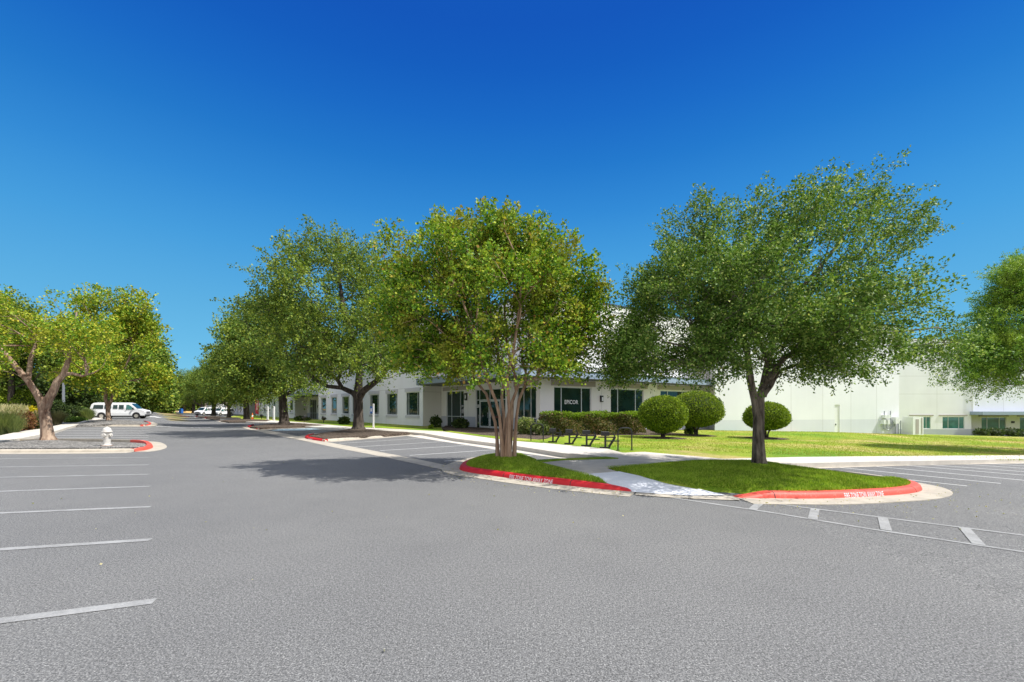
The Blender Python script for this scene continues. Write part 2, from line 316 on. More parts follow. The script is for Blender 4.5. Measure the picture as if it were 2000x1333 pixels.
gridmesh('path', P([(1049, 903.5), (1100, 899), (1184, 893), (1148, 889), (1190, 880.5), (1217, 884.5), (1300, 889), (1415, 896.8), (1470, 899), (1412, 906.5), (1337, 903.5), (1181, 914), (1208, 922), (1148, 927)], .154), .154, M['path'], .1)
# ramp slopes from the path down to the road
rb = MB(); rp_ = [(1132, 925.5, .152), (1148, 926.0, .158), (1209, 921.0, .158), (1300, 940, .09), (1418, 967.5, .03), (1340, 968, .02), (1236, 961, .02)]
vs = [(*G(a, b, c), c) for a, b, c in rp_]; rb.add(vs, [tuple(range(7))]); rb.build('ramp', M['white_concrete']); bpy.data.objects['ramp']['kind'] = 'structure'
def strip(name, pts, mat, z=.008, **k): return gridmesh(name, P(pts), z, mat, **k)
strip('gutter', [(1243, 958), (1340, 965.5), (1442, 969), (1445, 979), (1340, 975), (1300, 972.5), (1241, 968)], M['gutter'], .012)
strip('gutter', [(506, 838), (560, 848), (634, 863), (690, 873.5), (745, 884), (800, 894.5), (870, 909), (905, 913), (905, 925), (860, 917), (800, 904), (720, 887.5), (660, 876), (600, 863), (540, 851), (480, 838)], M['gutter'], .006)
strip('gutter', [(828, 850.5), (890, 861), (965, 870.8), (1002, 874.5), (1100, 889.5), (1148, 892), (1160, 898), (1100, 897), (970, 879), (827, 857), (790, 851)], M['concrete'], .006)
strip('gutter', [(1535, 913), (1640, 910.5), (1800, 906), (2000, 902.5), (2300, 897), (2300, 901), (2000, 905.5), (1800, 909), (1640, 914), (1541, 918)], M['concrete'], .006)

def sweep(name, path, prof, mat, hs=None, label=None, zoff=0, joints=0):
    """prof: (outward offset, height); hs: height factor per path point"""
    pts = [Vector((x, y, 0)) for x, y in path]; n = len(pts); nrm = []
    for i in range(n):
        t = (pts[min(i + 1, n - 1)] - pts[max(i - 1, 0)]).normalized(); nrm.append(Vector((t.y, -t.x, 0)))
    mb = MB(); vs = []; fs = []; k = len(prof)
    for i in range(n):
        h = hs[i] if hs else 1
        for o, z in prof:
            q = pts[i] + nrm[i] * o; vs.append((q.x, q.y, gz(q.x, q.y) + z * h + zoff))
    for i in range(n - 1):
        for j in range(k - 1): fs.append((i * k + j, i * k + j + 1, (i + 1) * k + j + 1, (i + 1) * k + j))
    fs += [tuple(range(k)), tuple((n - 1) * k + j for j in range(k - 1, -1, -1))]
    mb.add(vs, fs); o = mb.build(name, mat, None, True); tag(o, label, None, None, 'structure'); return pts, nrm
def smooth_path(path, hs=None, m=5):
    """Catmull-Rom resample"""
    out = []; oh = []; n = len(path)
    for i in range(n - 1):
        p = [np.array(path[min(max(j, 0), n - 1)]) for j in (i - 1, i, i + 1, i + 2)]
        for s in range(m):
            t = s / m; q = .5 * ((2 * p[1]) + (-p[0] + p[2]) * t + (2 * p[0] - 5 * p[1] + 4 * p[2] - p[3]) * t * t + (-p[0] + 3 * p[1] - 3 * p[2] + p[3]) * t ** 3)
            out.append(tuple(q)); oh.append(hs[i] * (1 - t) + hs[i + 1] * t if hs else 1)
    out.append(tuple(path[-1])); oh.append(hs[-1] if hs else 1); return out, oh
KP = [(.05, -.02), (.032, .04), (.016, .085), (-.015, .112), (-.05, .122), (-.17, .122), (-.17, -.02)]
GP = [(.50, -.01), (.50, .012), (.04, .016), (-.05, .016), (-.05, -.01)]
def text_on(name, s, f, mat, parent=None, mirror=False, size=1.0, bold=.0):
    """f(u,v) -> point; text outline of height ~.7*size is laid on a surface; u runs 0..width"""
    cu = bpy.data.curves.new(name, 'FONT'); cu.body = s; cu.size = size; cu.offset = bold; cu.resolution_u = 3
    tmp = bpy.data.objects.new(name, cu); COL.objects.link(tmp); dg = bpy.context.evaluated_depsgraph_get(); dg.update()
    me = bpy.data.meshes.new_from_object(tmp.evaluated_get(dg)); COL.objects.unlink(tmp); bpy.data.objects.remove(tmp)
    xs = [v.co.x for v in me.vertices]; w = max(xs); x0 = min(xs)
    for v in me.vertices: v.co = f((v.co.x - x0) / (w - x0), v.co.y / size)
    me.materials.clear(); me.materials.append(mat); me.update(); return link(name, me, parent)
def along(pts, s):
    """point and tangent at arc length s"""
    for a, b in zip(pts[:-1], pts[1:]):
        d = (b - a).length
        if s <= d: return a + (b - a) * (s / d), (b - a) / d
        s -= d
    return pts[-1], (pts[-1] - pts[-2]).normalized()
def alen(pts): return sum((b - a).length for a, b in zip(pts[:-1], pts[1:]))
def proj_s(pts, q):
    best = (1e9, 0); s = 0
    for a, b in zip(pts[:-1], pts[1:]):
        d = (b - a); t = max(0, min(1, (Vector((q[0], q[1], 0)) - a).dot(d) / d.length_squared)); e = (a + d * t - Vector((q[0], q[1], 0))).length
        if e < best[0]: best = (e, s + t * d.length)
        s += d.length
    return best[1]
def kerb(name_px, hs, mat, gut=True, m=5, gmat=None, label=None):
    p, h = smooth_path(P(name_px), hs, m); pts, nr = sweep('kerb', p, KP, mat, h, label)
    if gut: sweep('gutter', p, GP, gmat or M['gutter'], None)
    return pts
def kerb_text(pts, px0, px1, s, mat=None, h=.094, z0=.010):
    s0, s1 = proj_s(pts, G(*px0)), proj_s(pts, G(*px1))
    def f(u, v):
        q, t = along(pts, s0 + (s1 - s0) * u); n = Vector((t.y, -t.x, 0)); z = z0 + v / .72 * h
        o = .032 - (z - .04) / .045 * .016 if z > .04 else .032 + (.04 - z) / .06 * .018
        q = q + n * (o + .006); return (q.x, q.y, gz(q.x, q.y) + z)
    return text_on('kerb_lettering', s, f, mat or M['lit'], size=1, bold=.0)
# island of the crepe myrtle, red kerb on its road side
ka = kerb([(1015, 893.5), (950, 896), (918, 904), (903, 912), (907, 921.5), (980, 933), (1045, 942), (1115, 950.3), (1180, 957), (1241, 962.5)], [1, 1, 1, 1, 1, 1, 1, 1, .85, .12], M['red'], label='red painted kerb round the crepe myrtle island')
tag(kerb_text(ka, (997, 935.5), (1081, 946.5), 'FIRE ZONE TOW AWAY ZONE'), 'white stencilled fire zone words on the bright red kerb', 'lettering', 'fire zone wording on kerbs')
kb = kerb([(1440, 974), (1475, 974.5), (1508, 974.5), (1560, 975.3), (1600, 975), (1650, 973.4), (1700, 970.8), (1750, 967.6), (1785, 963), (1797, 957), (1785, 949.5), (1755, 943.5)], [.12, .6, 1, 1, 1, 1, 1, 1, 1, 1, 1, 1], M['orange'], label='faded orange red kerb round the oak island')
kerb([(1768, 946), (1700, 935.5), (1628, 926.5), (1560, 919.5), (1530, 916)], None, M['kerb'], False)
tag(kerb_text(kb, (1646, 973.5), (1722, 969.5), 'FIRE ZONE TOW AWAY ZONE', h=.094), 'white stencilled fire zone words on the faded orange kerb', 'lettering', 'fire zone wording on kerbs')
def kerb_joint(pts, px):
    s_ = proj_s(pts, G(*px)); a, t = along(pts, s_ - .007); b, t = along(pts, s_ + .007)
    sweep('kerb', [a.xy[:], b.xy[:]], [(o + (.003 if o > -.1 else -.002), z + (.003 if z > 0 else 0)) for o, z in KP], M['joint_dark'])
for px in ((985, 933.6), (1115, 950.3)): kerb_joint(ka, px)
for px in ((1512, 974.6), (1692, 971.2), (1785, 962.8)): kerb_joint(kb, px)
OAK = G(1483, 906, .30); CRE = G(988, 893, .30)
def dome(poly, c, h=.14, s=3.2):
    ed = edgedist(poly)
    return lambda x, y: min(ed(x, y), .5) / .5 * (.03 + h * math.exp(-((x - c[0]) ** 2 + (y - c[1]) ** 2) / s))
def inner(pts, o=.155): return [tuple((q - Vector(((pts[min(i + 1, len(pts) - 1)] - pts[max(i - 1, 0)]).normalized().y, -(pts[min(i + 1, len(pts) - 1)] - pts[max(i - 1, 0)]).normalized().x, 0)) * o).xy[:]) for i, q in enumerate(pts)]
pa = inner(ka) + P([(1230, 957)], .03) + P([(1190, 941), (1148, 927), (1100, 915.5), (1049, 904.2), (1049, 899.5)], .13)
pb = inner(kb)[4:] + P([(1697, 934), (1628, 926), (1541, 918), (1520, 906), (1460, 904), (1412, 906), (1337, 903.3), (1260, 908.5), (1181, 914), (1209, 922.2), (1300, 940.5)], .12) + P([(1412, 966.5), (1440, 970)], .02)
def tapered(f, e, r_, h0=.118):
    def g_(x, y):
        k = sst((math.hypot(x - e[0], y - e[1]) - .25) / r_); return f(x, y) * k - (h0 + .03) * (1 - k)
    return g_
ha, hb = tapered(dome(pa, CRE), G(1241, 962), .8), tapered(dome(pb, OAK), G(1434, 971), .8)
gridmesh('island_lawn', pa, .118, M['grass'], .2, hf=ha, fine=.25, label='raised grass round the crepe myrtle trunk')
gridmesh('island_lawn', pb, .118, M['grass'], .2, hf=hb, fine=.25, label='raised grass round the oak trunk')
pc = P([(1049, 899.3), (1184, 893.2), (1208, 896), (1100, 899), (1049, 904)], .16); gridmesh('island_lawn', pc, .18, M['grass'], .2)
# hydrant island
pl = [(-420, 886), (-100, 885.5), (0, 885), (150, 884.5), (262, 883), (282, 880.5), (296, 875.5), (294, 869.5), (284, 865.5), (262, 864)]
kerb(pl[:5], None, M['kerb']); kerb(pl[4:], None, M['orange'], label='orange painted kerb end by the hydrant'); kerb([(262, 864), (200, 862.5), (100, 861.5), (40, 862), (-60, 863), (-400, 868)], None, M['kerb'], False)
pg = P([(-400, 876), (0, 875.5), (150, 875), (262, 874), (280, 872), (286, 869.5), (282, 866.5), (262, 865), (100, 862.5), (40, 863), (-60, 864), (-400, 869)], .15)
L1P = G(93, 861, .24); gh = dome(pg, L1P, .10, 2.5); gridmesh('gravel_bed', pg, .15, M['gravel'], .2, hf=gh, fine=.4)
gridmesh('pavement', P([(-400, 880), (-100, 856), (0, 851), (36, 843.5), (81, 837.5), (124, 828.5), (150, 826), (181, 818), (205, 812), (212, 813), (190, 820), (152, 830), (133.5, 834.5), (109, 842), (80, 849), (37, 857), (0, 862), (-400, 869)], .15), .15, M['concrete'], .2)
p2 = P([(150, 831), (200, 829.5), (285, 829), (292, 827), (285, 825), (212, 822), (175, 821)], .15); L2P = G(212, 822.5, .28)
gridmesh('gravel_bed', p2, .17, M['gravel'], .2, hf=dome(p2, L2P, .15, 8), fine=.6)
kerb([(150, 834), (200, 833), (280, 833.2)], None, M['kerb'], m=3); kerb([(279, 833.3), (291, 831), (294, 827.5), (285, 824.5)], None, M['orange'], m=3, label='orange painted kerb end by the second left island')
# middle lot islands
def island(px, tree_px, redn, mat=M['mulch'], seed=0):
    z = .15; poly = P(px, z); c = G(tree_px[0], tree_px[1], .24)
    gridmesh('mulch_bed', poly, .15, mat, .2, hf=dome(poly, c, .12, 3), fine=.5); return poly, c
i1, T1 = island([(602, 852), (613, 853.5), (634, 857), (700, 852.5), (750, 849.5), (800, 845.5), (795, 843.8), (690, 839.5), (640, 844), (610, 849)], (700, 839.5), 3)
kr = kerb([(608, 851), (597, 854.5), (600, 858), (616, 861), (634, 863.2)], None, M['red'], m=3, label='red painted kerb nose of the first mulch island')
tag(kerb_text(kr, (602, 858.6), (611, 860.3), 'ZONE', h=.07), 'small white word on the red kerb of the mulch island', 'lettering')
kerb([(634, 863.2), (660, 861.2), (705, 857.5), (750, 854.5), (800, 849), (830, 845)], None, M['kerb'])
i2, T2 = island([(488, 833.5), (508, 836), (544, 834), (622, 832), (640, 830.5), (600, 828), (560, 827.5), (520, 829)], (555, 827.5), 3)
kerb([(492, 831.5), (484, 834), (492, 837), (507, 839.6)], None, M['red'], m=3, label='red painted kerb nose of the second mulch island'); kerb([(507, 839.6), (544, 837.4), (590, 836), (640, 833)], None, M['kerb'])
i3, T3 = island([(431, 822), (447, 824), (520, 823.5), (530, 821), (480, 819), (440, 820)], (482, 820), 3)
kerb([(436, 820.3), (429, 822), (435, 824), (447, 825.8)], None, M['red'], m=3, label='red painted kerb nose of the third mulch island')
i4, T4 = island([(402, 817), (416, 818.6), (470, 818.2), (470, 816.4), (430, 815)], (447, 816.8), 3)
kerb([(404, 816), (400, 817.3), (406, 818.6), (416, 819.8)], None, M['red'], m=3, label='red painted kerb nose of the fourth mulch island')
i5, T5 = island([(383, 814), (394, 815.2), (428, 815), (430, 813.4), (400, 812.6)], (417, 814), 3)
kerb([(384, 813.2), (381, 814.2), (386, 815.2), (394, 816)], None, M['red'], m=3, label='red painted kerb nose of the fifth mulch island')
kerb([(352, 812.4), (354, 814), (368, 814.6)], None, M['red'], m=3, label='red painted kerb nose at the far lot entrance')

# painted lines
def line(a, b, w=.10, mat='line', z=.005, n=1, name='parking_line'):
    A, B = Vector((*G(*a), 0)), Vector((*G(*b), 0)); t = (B - A).normalized(); s = Vector((-t.y, t.x, 0)) * w / 2
    return gridmesh(name, [(A - s).xy[:], (B - s).xy[:], (B + s).xy[:], (A + s).xy[:]], z, M[mat])
for yr, yl in ((1175, 1214), (1055, 1074), (990.5, 1003), (950.6, 960.5), (927, 933), (908.5, 912.8), (894, 896.6)):
    xr = 302 if yr > 1100 else 294 if yr > 930 else 290
    line((xr, yr), (-140, yr + (yl - yr) * (xr + 140) / xr), .12 if yr > 900 else .10)
for y in (837.5, 842.3, 846.8, 851.3, 855.8, 860.3): line((290, y), (max(60, 135 - (y - 837) * 3), y - .2), .13, 'line_new', .008)
for a, b in (((1889, 950), (1560, 915)), ((1955, 945), (1628, 912.5)), ((2050, 943.5), (1700, 910.6)), ((2100, 937), (1760, 908.8)), ((2120, 930.5), (1802, 907.5)), ((2140, 925), (1868, 906.3)), ((2160, 920), (1916, 905.5)), ((2180, 916), (1962, 904.6))): line(a, b, .10, 'line_new')
for a, b in (((1310, 972.5), (1700, 1034)), ((1700, 1034), (2060, 1088)), ((1481, 980.6), (1712, 1010)), ((1712, 1010), (2060, 1054))): line(a, b, .085, 'line')
for a, b in (((1488, 981), (1469, 997)), ((1592, 995), (1587, 1015.5)), ((1724, 1012), (1731, 1037)), ((1883, 1032), (1912, 1065))): line(a, b, .12, 'line', .009)
for a, b in (((824, 856.5), (662, 867)), ((871, 862.8), (692, 874)), ((921.5, 870), (742, 881)), ((970, 879), (800, 890.3)), ((1040, 890), (868, 901.5))): line(a, b, .10, 'line_new', .008)
line((304, 833), (472, 834.3), .9, 'line_new', .008, name='stop_line'); line((296, 815), (312, 815.2), 1.2, 'line_new', .008, name='stop_line')
for a, b in (((540, 843), (640, 840)), ((560, 846), (650, 842.6)), ((610, 851), (655, 848.5))): line(a, b, .12, 'line_new', .018)
gridmesh('painted_bay', P([(528, 842), (545, 838.5), (615, 837), (640, 838.3), (590, 842)]), .01, M['blue_wash'])

# ------------------------------------------------------------------ leaves, trees, shrubs
def leaves(name, c, d, size, mat, parent, rng, wid=.42, fold=.15):
    n = len(c); d = d / np.maximum(np.linalg.norm(d, axis=1, keepdims=True), 1e-6)
    r = rng.normal(size=(n, 3)); b = np.cross(d, r); b /= np.maximum(np.linalg.norm(b, axis=1, keepdims=True), 1e-6); nn = np.cross(d, b)
    s = size[:, None]; co = np.empty((n, 4, 3)); co[:, 0] = c; co[:, 2] = c + d * s
    m_ = c + d * s * .5 + nn * s * fold; co[:, 1] = m_ + b * s * wid; co[:, 3] = m_ - b * s * wid
    return np_mesh(name, co.reshape(-1, 3), np.arange(n * 4).reshape(n, 4), mat, parent)
def sample_blobs(blobs, n, rng, p=.30, nsc=.55, th=-.05, seed=0):
    """points in a union of ellipsoids, thinned by noise so the crown has clumps and gaps"""
    B = np.array([b[:6] for b in blobs], float); w = B[:, 3] * B[:, 4] * B[:, 5] * np.array([b[6] if len(b) > 6 else 1 for b in blobs]); w /= w.sum()
    out = []; off = Vector((seed * 7.3, seed * 3.1, seed * 1.7)); tries = 0
    while len(out) < n and tries < n * 12:
        tries += 1; b = B[rng.choice(len(B), p=w)]; v = rng.normal(size=3); v /= np.linalg.norm(v); q = b[:3] + v * (rng.random() ** p) * b[3:6]
        if noise.noise(Vector(q) * nsc + off) + .25 * noise.noise(Vector(q) * nsc * 2.7 + off) < th: continue
        out.append(q)
    return np.array(out)
def skeleton(stems, tips, rng, wander=.12, bf=.35, start=.0):
    """stems: list of ([points], [radii]); joins every tip to the growing tree. Returns pos, parent, rmin, tip ids"""
    pos = []; par = []; rmin = []; plen = []; ok = []
    first = None
    for pts, rr in stems:
        prev = first if first is not None and np.allclose(pts[0], pos[first]) else -1; k0 = 1 if prev >= 0 else 0
        for i in range(k0, len(pts)):
            L = 0 if prev < 0 else plen[prev] + np.linalg.norm(np.array(pts[i]) - pos[prev])
            pos.append(np.array(pts[i], float)); par.append(prev); rmin.append(rr[i]); plen.append(L); ok.append(i / max(1, len(pts) - 1) >= start)
            prev = len(pos) - 1
            if first is None: first = 0
    cap = len(pos) + len(tips) * 4; PA = np.zeros((cap, 3)); PL = np.zeros(cap); OK = np.zeros(cap, bool); n = len(pos)
    PA[:n] = pos; PL[:n] = plen; OK[:n] = ok; par = list(par); rmin = list(rmin)
    d0 = np.array([np.min(np.linalg.norm(PA[:n][OK[:n]] - t, axis=1)) for t in tips]); tid = []
    for t in tips[np.argsort(d0)]:
        d = np.linalg.norm(PA[:n] - t, axis=1) + bf * PL[:n] + (~OK[:n]) * 1e6
        drop = np.maximum(0, PA[:n, 2] - t[2]) * .5; j = int(np.argmin(d + drop)); A = PA[j].copy(); L = np.linalg.norm(t - A); k = 1 if L < .35 else 2 if L < 1.2 else 3
        pdir = A - PA[par[j]] if par[j] >= 0 else np.array((0, 0, 1.)); pdir = pdir / max(np.linalg.norm(pdir), 1e-6); ctrl = A + pdir * L * .35 + np.array((0, 0, .08 * L)); prev = j
        for s in range(1, k + 1):
            u = s / k; q = (1 - u) ** 2 * A + 2 * u * (1 - u) * ctrl + u * u * t + (rng.normal(size=3) * wander * L * .3 if s < k else 0)
            PA[n] = q; PL[n] = PL[prev] + np.linalg.norm(q - PA[prev]); OK[n] = True; par.append(prev); rmin.append(0); prev = n; n += 1
        tid.append(prev)
    return PA[:n], np.array(par), np.array(rmin), np.array(tid)
def limbs(name, PA, par, rmin, mat, parent, r0=.006, ex=2.2, rcap=None, thick=8, minr=0):
    n = len(PA); s = np.zeros(n); kids = [[] for _ in range(n)]
    for i in range(n - 1, -1, -1):
        if not kids[i]: s[i] = r0 ** ex
        if par[i] >= 0: s[par[i]] += s[i]; kids[par[i]].append(i)
    r = s ** (1 / ex); r = np.where(rmin > 0, rmin, r)
    for i in range(n):
        if par[i] >= 0 and rmin[i] == 0: r[i] = min(r[i], r[par[i]] * .92)
    mb = MB(); start = [(i, -1) for i in range(n) if par[i] < 0]
    while start:
        i, p = start.pop(); ch = [p, i] if p >= 0 else [i]
        while kids[i]:
            ks = sorted(kids[i], key=lambda k: (rmin[k] > 0, r[k]), reverse=True)
            for k in ks[1:]: start.append((k, i))
            i = ks[0]; ch.append(i)
        if len(ch) > 1 and r[ch[1]] >= minr:
            rr = [r[k] for k in ch]
            if ch[0] == p and p >= 0 : rr[0] = min(rr[0], rr[1] * 1.15)
            mx_ = max(rr); mb.tube([PA[k] for k in ch], rr, thick if mx_ > .05 else 6 if mx_ > .02 else 3, cap=mx_ > .05)
    return mb.build(name, mat, parent, True)
def tree(name, label, cat, base, blobs, stems, nt, nl, ls, leafm, barkm, seed, group=None, spread=.22, L=.55, droop=.25, up=.15, p=.3, nsc=.55, th=-.05, wid=.42, r0=.006, bf=.35, start=.35, lname='crown', minr=0, wander=.12):
    rng = np.random.default_rng(seed); random.seed(seed); o = empty(name, base); tag(o, label, cat, group)
    base = np.array(base); tips = sample_blobs(blobs, nt, rng, p, nsc, th, seed) - base
    stems = [([tuple(np.array(q) - base) for q in pts], rr) for pts, rr in stems]
    PA, par, rm, tid = skeleton(stems, tips, rng, bf=bf, start=start, wander=wander)
    limbs('trunk', PA, par, rm, barkm, o, r0, minr=minr)
    T = PA[tid]; D = T - PA[par[tid]]; D /= np.maximum(np.linalg.norm(D, axis=1, keepdims=True), 1e-6)
    cen = np.array([0, 0, T[:, 2].mean() * .75]); O = T - cen; O /= np.linalg.norm(O, axis=1, keepdims=True)
    D = D * .5 + O * .7 + rng.normal(size=D.shape) * .35; D[:, 2] += up; D /= np.linalg.norm(D, axis=1, keepdims=True)
    m = len(T); Ls = L * rng.uniform(.6, 1.3, size=(m, 1)); t = rng.uniform(-.45, 1.0, size=(m, nl)); c = T[:, None, :] + D[:, None, :] * (t * Ls)[..., None]
    c[..., 2] -= droop * np.maximum(t, 0) ** 2 * Ls; c += rng.normal(size=c.shape) * (spread * (1 - .6 * np.maximum(t, 0)))[..., None]
    ax = D[:, None, :] * .6 + rng.normal(size=c.shape) * .7; ax[..., 2] -= .15
    leaves(lname, c.reshape(-1, 3), ax.reshape(-1, 3), (ls * rng.uniform(.6, 1.35, size=(m * nl))), leafm, o, rng, wid); return o
def PB(Z, L_):
    """crown lobes given as (px, py, rx, ry, depth offset m, depth radius m[, weight]) at distance Z"""
    out = []
    for b in L_:
        z = Z + b[4]; s = z / F; out.append(((b[0] - HX) * s, z, EYE - (b[1] - HY) * s, b[2] * s, b[5], b[3] * s) + ((b[6],) if len(b) > 6 else ()))
    return out
def S(Z, pts, rad): return ([((px - HX) * (Z + d) / F, Z + d, EYE - (py - HY) * (Z + d) / F) for px, py, d in pts], rad)
def gbase(c, h): return (c[0], c[1], gz(*c) + h)

# --- the oak on the island
Z = OAK[1]; ob = gbase(OAK, .118 + hb(*OAK) - .03)
b0 = (1483, 800 + (EYE - ob[2]) / Z * F, 0)
tree('oak_tree', 'broad dark green oak on the grass island, its trunk splitting into two', 'tree', ob,
    PB(Z, [(1400, 600, 165, 120, 0, 3.0), (1500, 500, 135, 105, .3, 2.8), (1560, 630, 150, 90, -.3, 3.0), (1690, 450, 75, 105, .3, 1.3, .8), (1762, 452, 58, 38, .2, .9, .7), (1760, 660, 80, 45, 0, 1.6, .8), (1858, 642, 50, 22, .3, .8, .6), (1270, 660, 65, 65, 0, 1.8), (1625, 580, 85, 60, .4, 2.2), (1370, 470, 80, 65, .4, 1.8), (1470, 660, 190, 45, -.4, 3.0, .9), (1700, 370, 45, 50, .4, .7, .5), (1510, 395, 50, 35, .3, .9, .6), (1300, 690, 85, 48, -.3, 1.6), (1480, 690, 150, 45, -1.0, 1.2), (1650, 690, 90, 40, -.2, 1.6), (1330, 560, 70, 80, .2, 1.8), (1440, 720, 120, 28, -1.2, 1.0), (1250, 715, 60, 26, 0, 1.2), (1600, 720, 90, 24, -.6, 1.2), (1835, 688, 62, 22, .4, .9), (1235, 640, 50, 70, .2, 1.3), (1215, 700, 40, 40, .2, 1.1), (1265, 560, 35, 50, .3, 1.0, .8), (1225, 650, 42, 75, .4, 1.2, 1.3), (1230, 715, 55, 28, .2, 1.2, 1.2)]),
    [S(Z, [b0, (1482, 893, 0), (1481, 860, 0), (1482, 815, 0), (1483, 790, 0), (1484, 778, 0), (1492, 752, .1), (1497, 725, .1), (1504, 690, .3), (1520, 640, .5), (1560, 570, .7), (1620, 500, .6), (1670, 430, .5)], [.20, .165, .14, .13, .12, .11, .10, .09, .08, .08, .06, .04, .02]),
     S(Z, [b0, (1483, 893, 0), (1482, 860, 0), (1480, 815, 0), (1475, 785, 0), (1467, 750, -.05), (1463, 720, -.1), (1458, 680, -.2), (1440, 630, -.1), (1410, 560, 0), (1400, 500, .2)], [.17, .145, .125, .11, .095, .088, .08, .07, .06, .04, .02]),
     S(Z, [(1492, 752, .1), (1507, 735, -.2), (1530, 700, -.5), (1590, 670, -.5), (1660, 655, -.2), (1740, 650, 0), (1830, 640, .2)], [.08, .075, .065, .05, .04, .03, .015]),
     S(Z, [(1463, 720, -.1), (1430, 705, -.4), (1380, 690, -.6), (1310, 670, -.2)], [.06, .05, .035, .02]),
     S(Z, [(1488, 762, -.02), (1495, 768, -.08), (1494, 776, -.06)], [.07, .06, .04])],
    3300, 56, .062, LF['oak'], BK['oak'], 3, spread=.085, L=.50, p=.38, nsc=.95, th=-.04, start=.45, r0=.0045, wid=.30)
# --- the crepe myrtle on the island
Z = CRE[1]; cb = gbase(CRE, .118 + ha(*CRE) - .03); cy = 800 + (EYE - cb[2]) / Z * F
cst = []
for bx, pts in ((972, [(971, 860), (967, 825), (959, 800), (950, 770), (925, 740), (905, 715), (880, 680), (830, 620)]), (982, [(979, 850), (976, 815), (969, 785), (955, 750), (940, 715), (930, 660), (900, 580)]),
                (988, [(986, 850), (984, 810), (980, 775), (985, 740), (972, 690), (960, 620), (950, 540)]), (996, [(994, 850), (995, 810), (993, 775), (990, 735), (1000, 700), (1010, 640), (1020, 540)]),
                (1004, [(1006, 855), (1009, 815), (1014, 780), (1025, 755), (1050, 735), (1075, 700), (1100, 650), (1130, 590)]), (994, [(998, 855), (1000, 820), (1001, 785), (1012, 755), (1040, 720), (1060, 670), (1070, 600)]),
                (985, [(990, 855), (990, 820), (998, 790), (1008, 765), (1005, 730), (990, 680), (985, 600)])):
    j = len(cst); dd = [.06, -.10, .10, -.12, .02, .12, -.04][j]; n_ = len(pts)
    cst.append(S(Z, [(bx, cy + 1, dd)] + [(x, y, dd * (1 + i * 1.4)) for i, (x, y) in enumerate(pts)], [.070, .048, .042, .040, .038, .036, .032, .026, .020][:n_ + 1]))
cst.append(S(Z, [(988, cy + 2, 0), (987, 880, 0), (987, 860, 0)], [.12, .05, .02]))
tree('crepe_myrtle_tree', 'multi stemmed pinkish crepe myrtle on the grass island with the bright red kerb', 'tree', cb,
    PB(Z, [(950, 560, 150, 115, 0, 2.5), (930, 502, 108, 68, .2, 2), (850, 620, 90, 95, 0, 2.0), (1080, 590, 85, 110, 0, 2.0), (1010, 493, 110, 50, .2, 1.9), (990, 680, 135, 45, -.2, 2.2), (800, 540, 50, 75, .2, 1.3), (1130, 650, 45, 60, 0, 1.2), (880, 455, 40, 30, .2, .8), (820, 690, 60, 35, 0, 1.3), (790, 620, 45, 70, 0, 1.3), (985, 715, 150, 32, -1.3, 1.0), (1090, 700, 70, 40, -.3, 1.4), (860, 700, 70, 35, -.8, 1.2), (960, 475, 130, 38, .2, 1.6), (1090, 500, 60, 55, .2, 1.4), (1135, 560, 42, 55, 0, 1.1), (785, 500, 45, 55, .2, 1.0), (1150, 610, 38, 70, .1, 1.0), (1150, 700, 40, 38, -.2, 1.0)]),
    cst, 2600, 48, .070, LF['crepe'], BK['crepe'], 5, spread=.095, L=.42, p=.34, nsc=1.0, th=-.06, start=.5, r0=.005, wid=.42, bf=.5)
# --- live oak row along the street
def live_oak(label, base, blobs, stems, seed, Zd, nt=1300, nl=40, **k):
    return tree('live_oak_tree', label, 'tree', base, blobs, stems, nt, nl, .0045 * Zd, LF['live'], BK['oak2'], seed, 'live oaks in the mulch islands along the street', spread=.0060 * Zd, L=.034 * Zd, nsc=.42, th=-.03, start=.4, r0=.012, wid=.36, **k)
Z = T1[1]; b = gbase(T1, .27); by = 800 + (EYE - b[2]) / Z * F
t1 = live_oak('tallest live oak of the street row, in the mulch island nearest the corner entrance', b,
    PB(Z, [(650, 592, 112, 105, 0, 6.0), (655, 508, 85, 45, 0, 4), (560, 640, 75, 70, 0, 4.5), (740, 620, 75, 105, 0, 5), (640, 690, 120, 38, 0, 6), (540, 550, 38, 40, 0, 2.4, .7), (740, 502, 45, 33, 0, 2.5, .8), (790, 690, 50, 38, 0, 3, .8), (600, 725, 60, 20, -2, 3), (770, 722, 50, 22, -2, 2.5), (655, 725, 60, 18, -3, 2.5), (700, 700, 90, 30, -3, 3)]),
    [S(Z, [(700, by + 1, 0), (700, by - 6, 0), (700, 815, 0), (700, 795, 0), (699, 772, 0), (701, 745, 0), (703, 710, 0), (690, 660, 0), (670, 600, 0), (660, 520, 0)], [.54, .40, .33, .31, .32, .25, .22, .18, .14, .08]),
     S(Z, [(700, 780, 0), (710, 764, -.3), (735, 745, -.6), (752, 725, -.6), (775, 690, 0), (790, 640, .5)], [.26, .22, .18, .16, .12, .07]),
     S(Z, [(698, 780, 0), (690, 768, .2), (668, 758, .4), (640, 755, .5), (615, 742, .5), (580, 700, .5)], [.22, .18, .15, .13, .11, .07])], 11, Z, 1700, 44)
Z = T2[1]; b = gbase(T2, .27); by = 800 + (EYE - b[2]) / Z * F
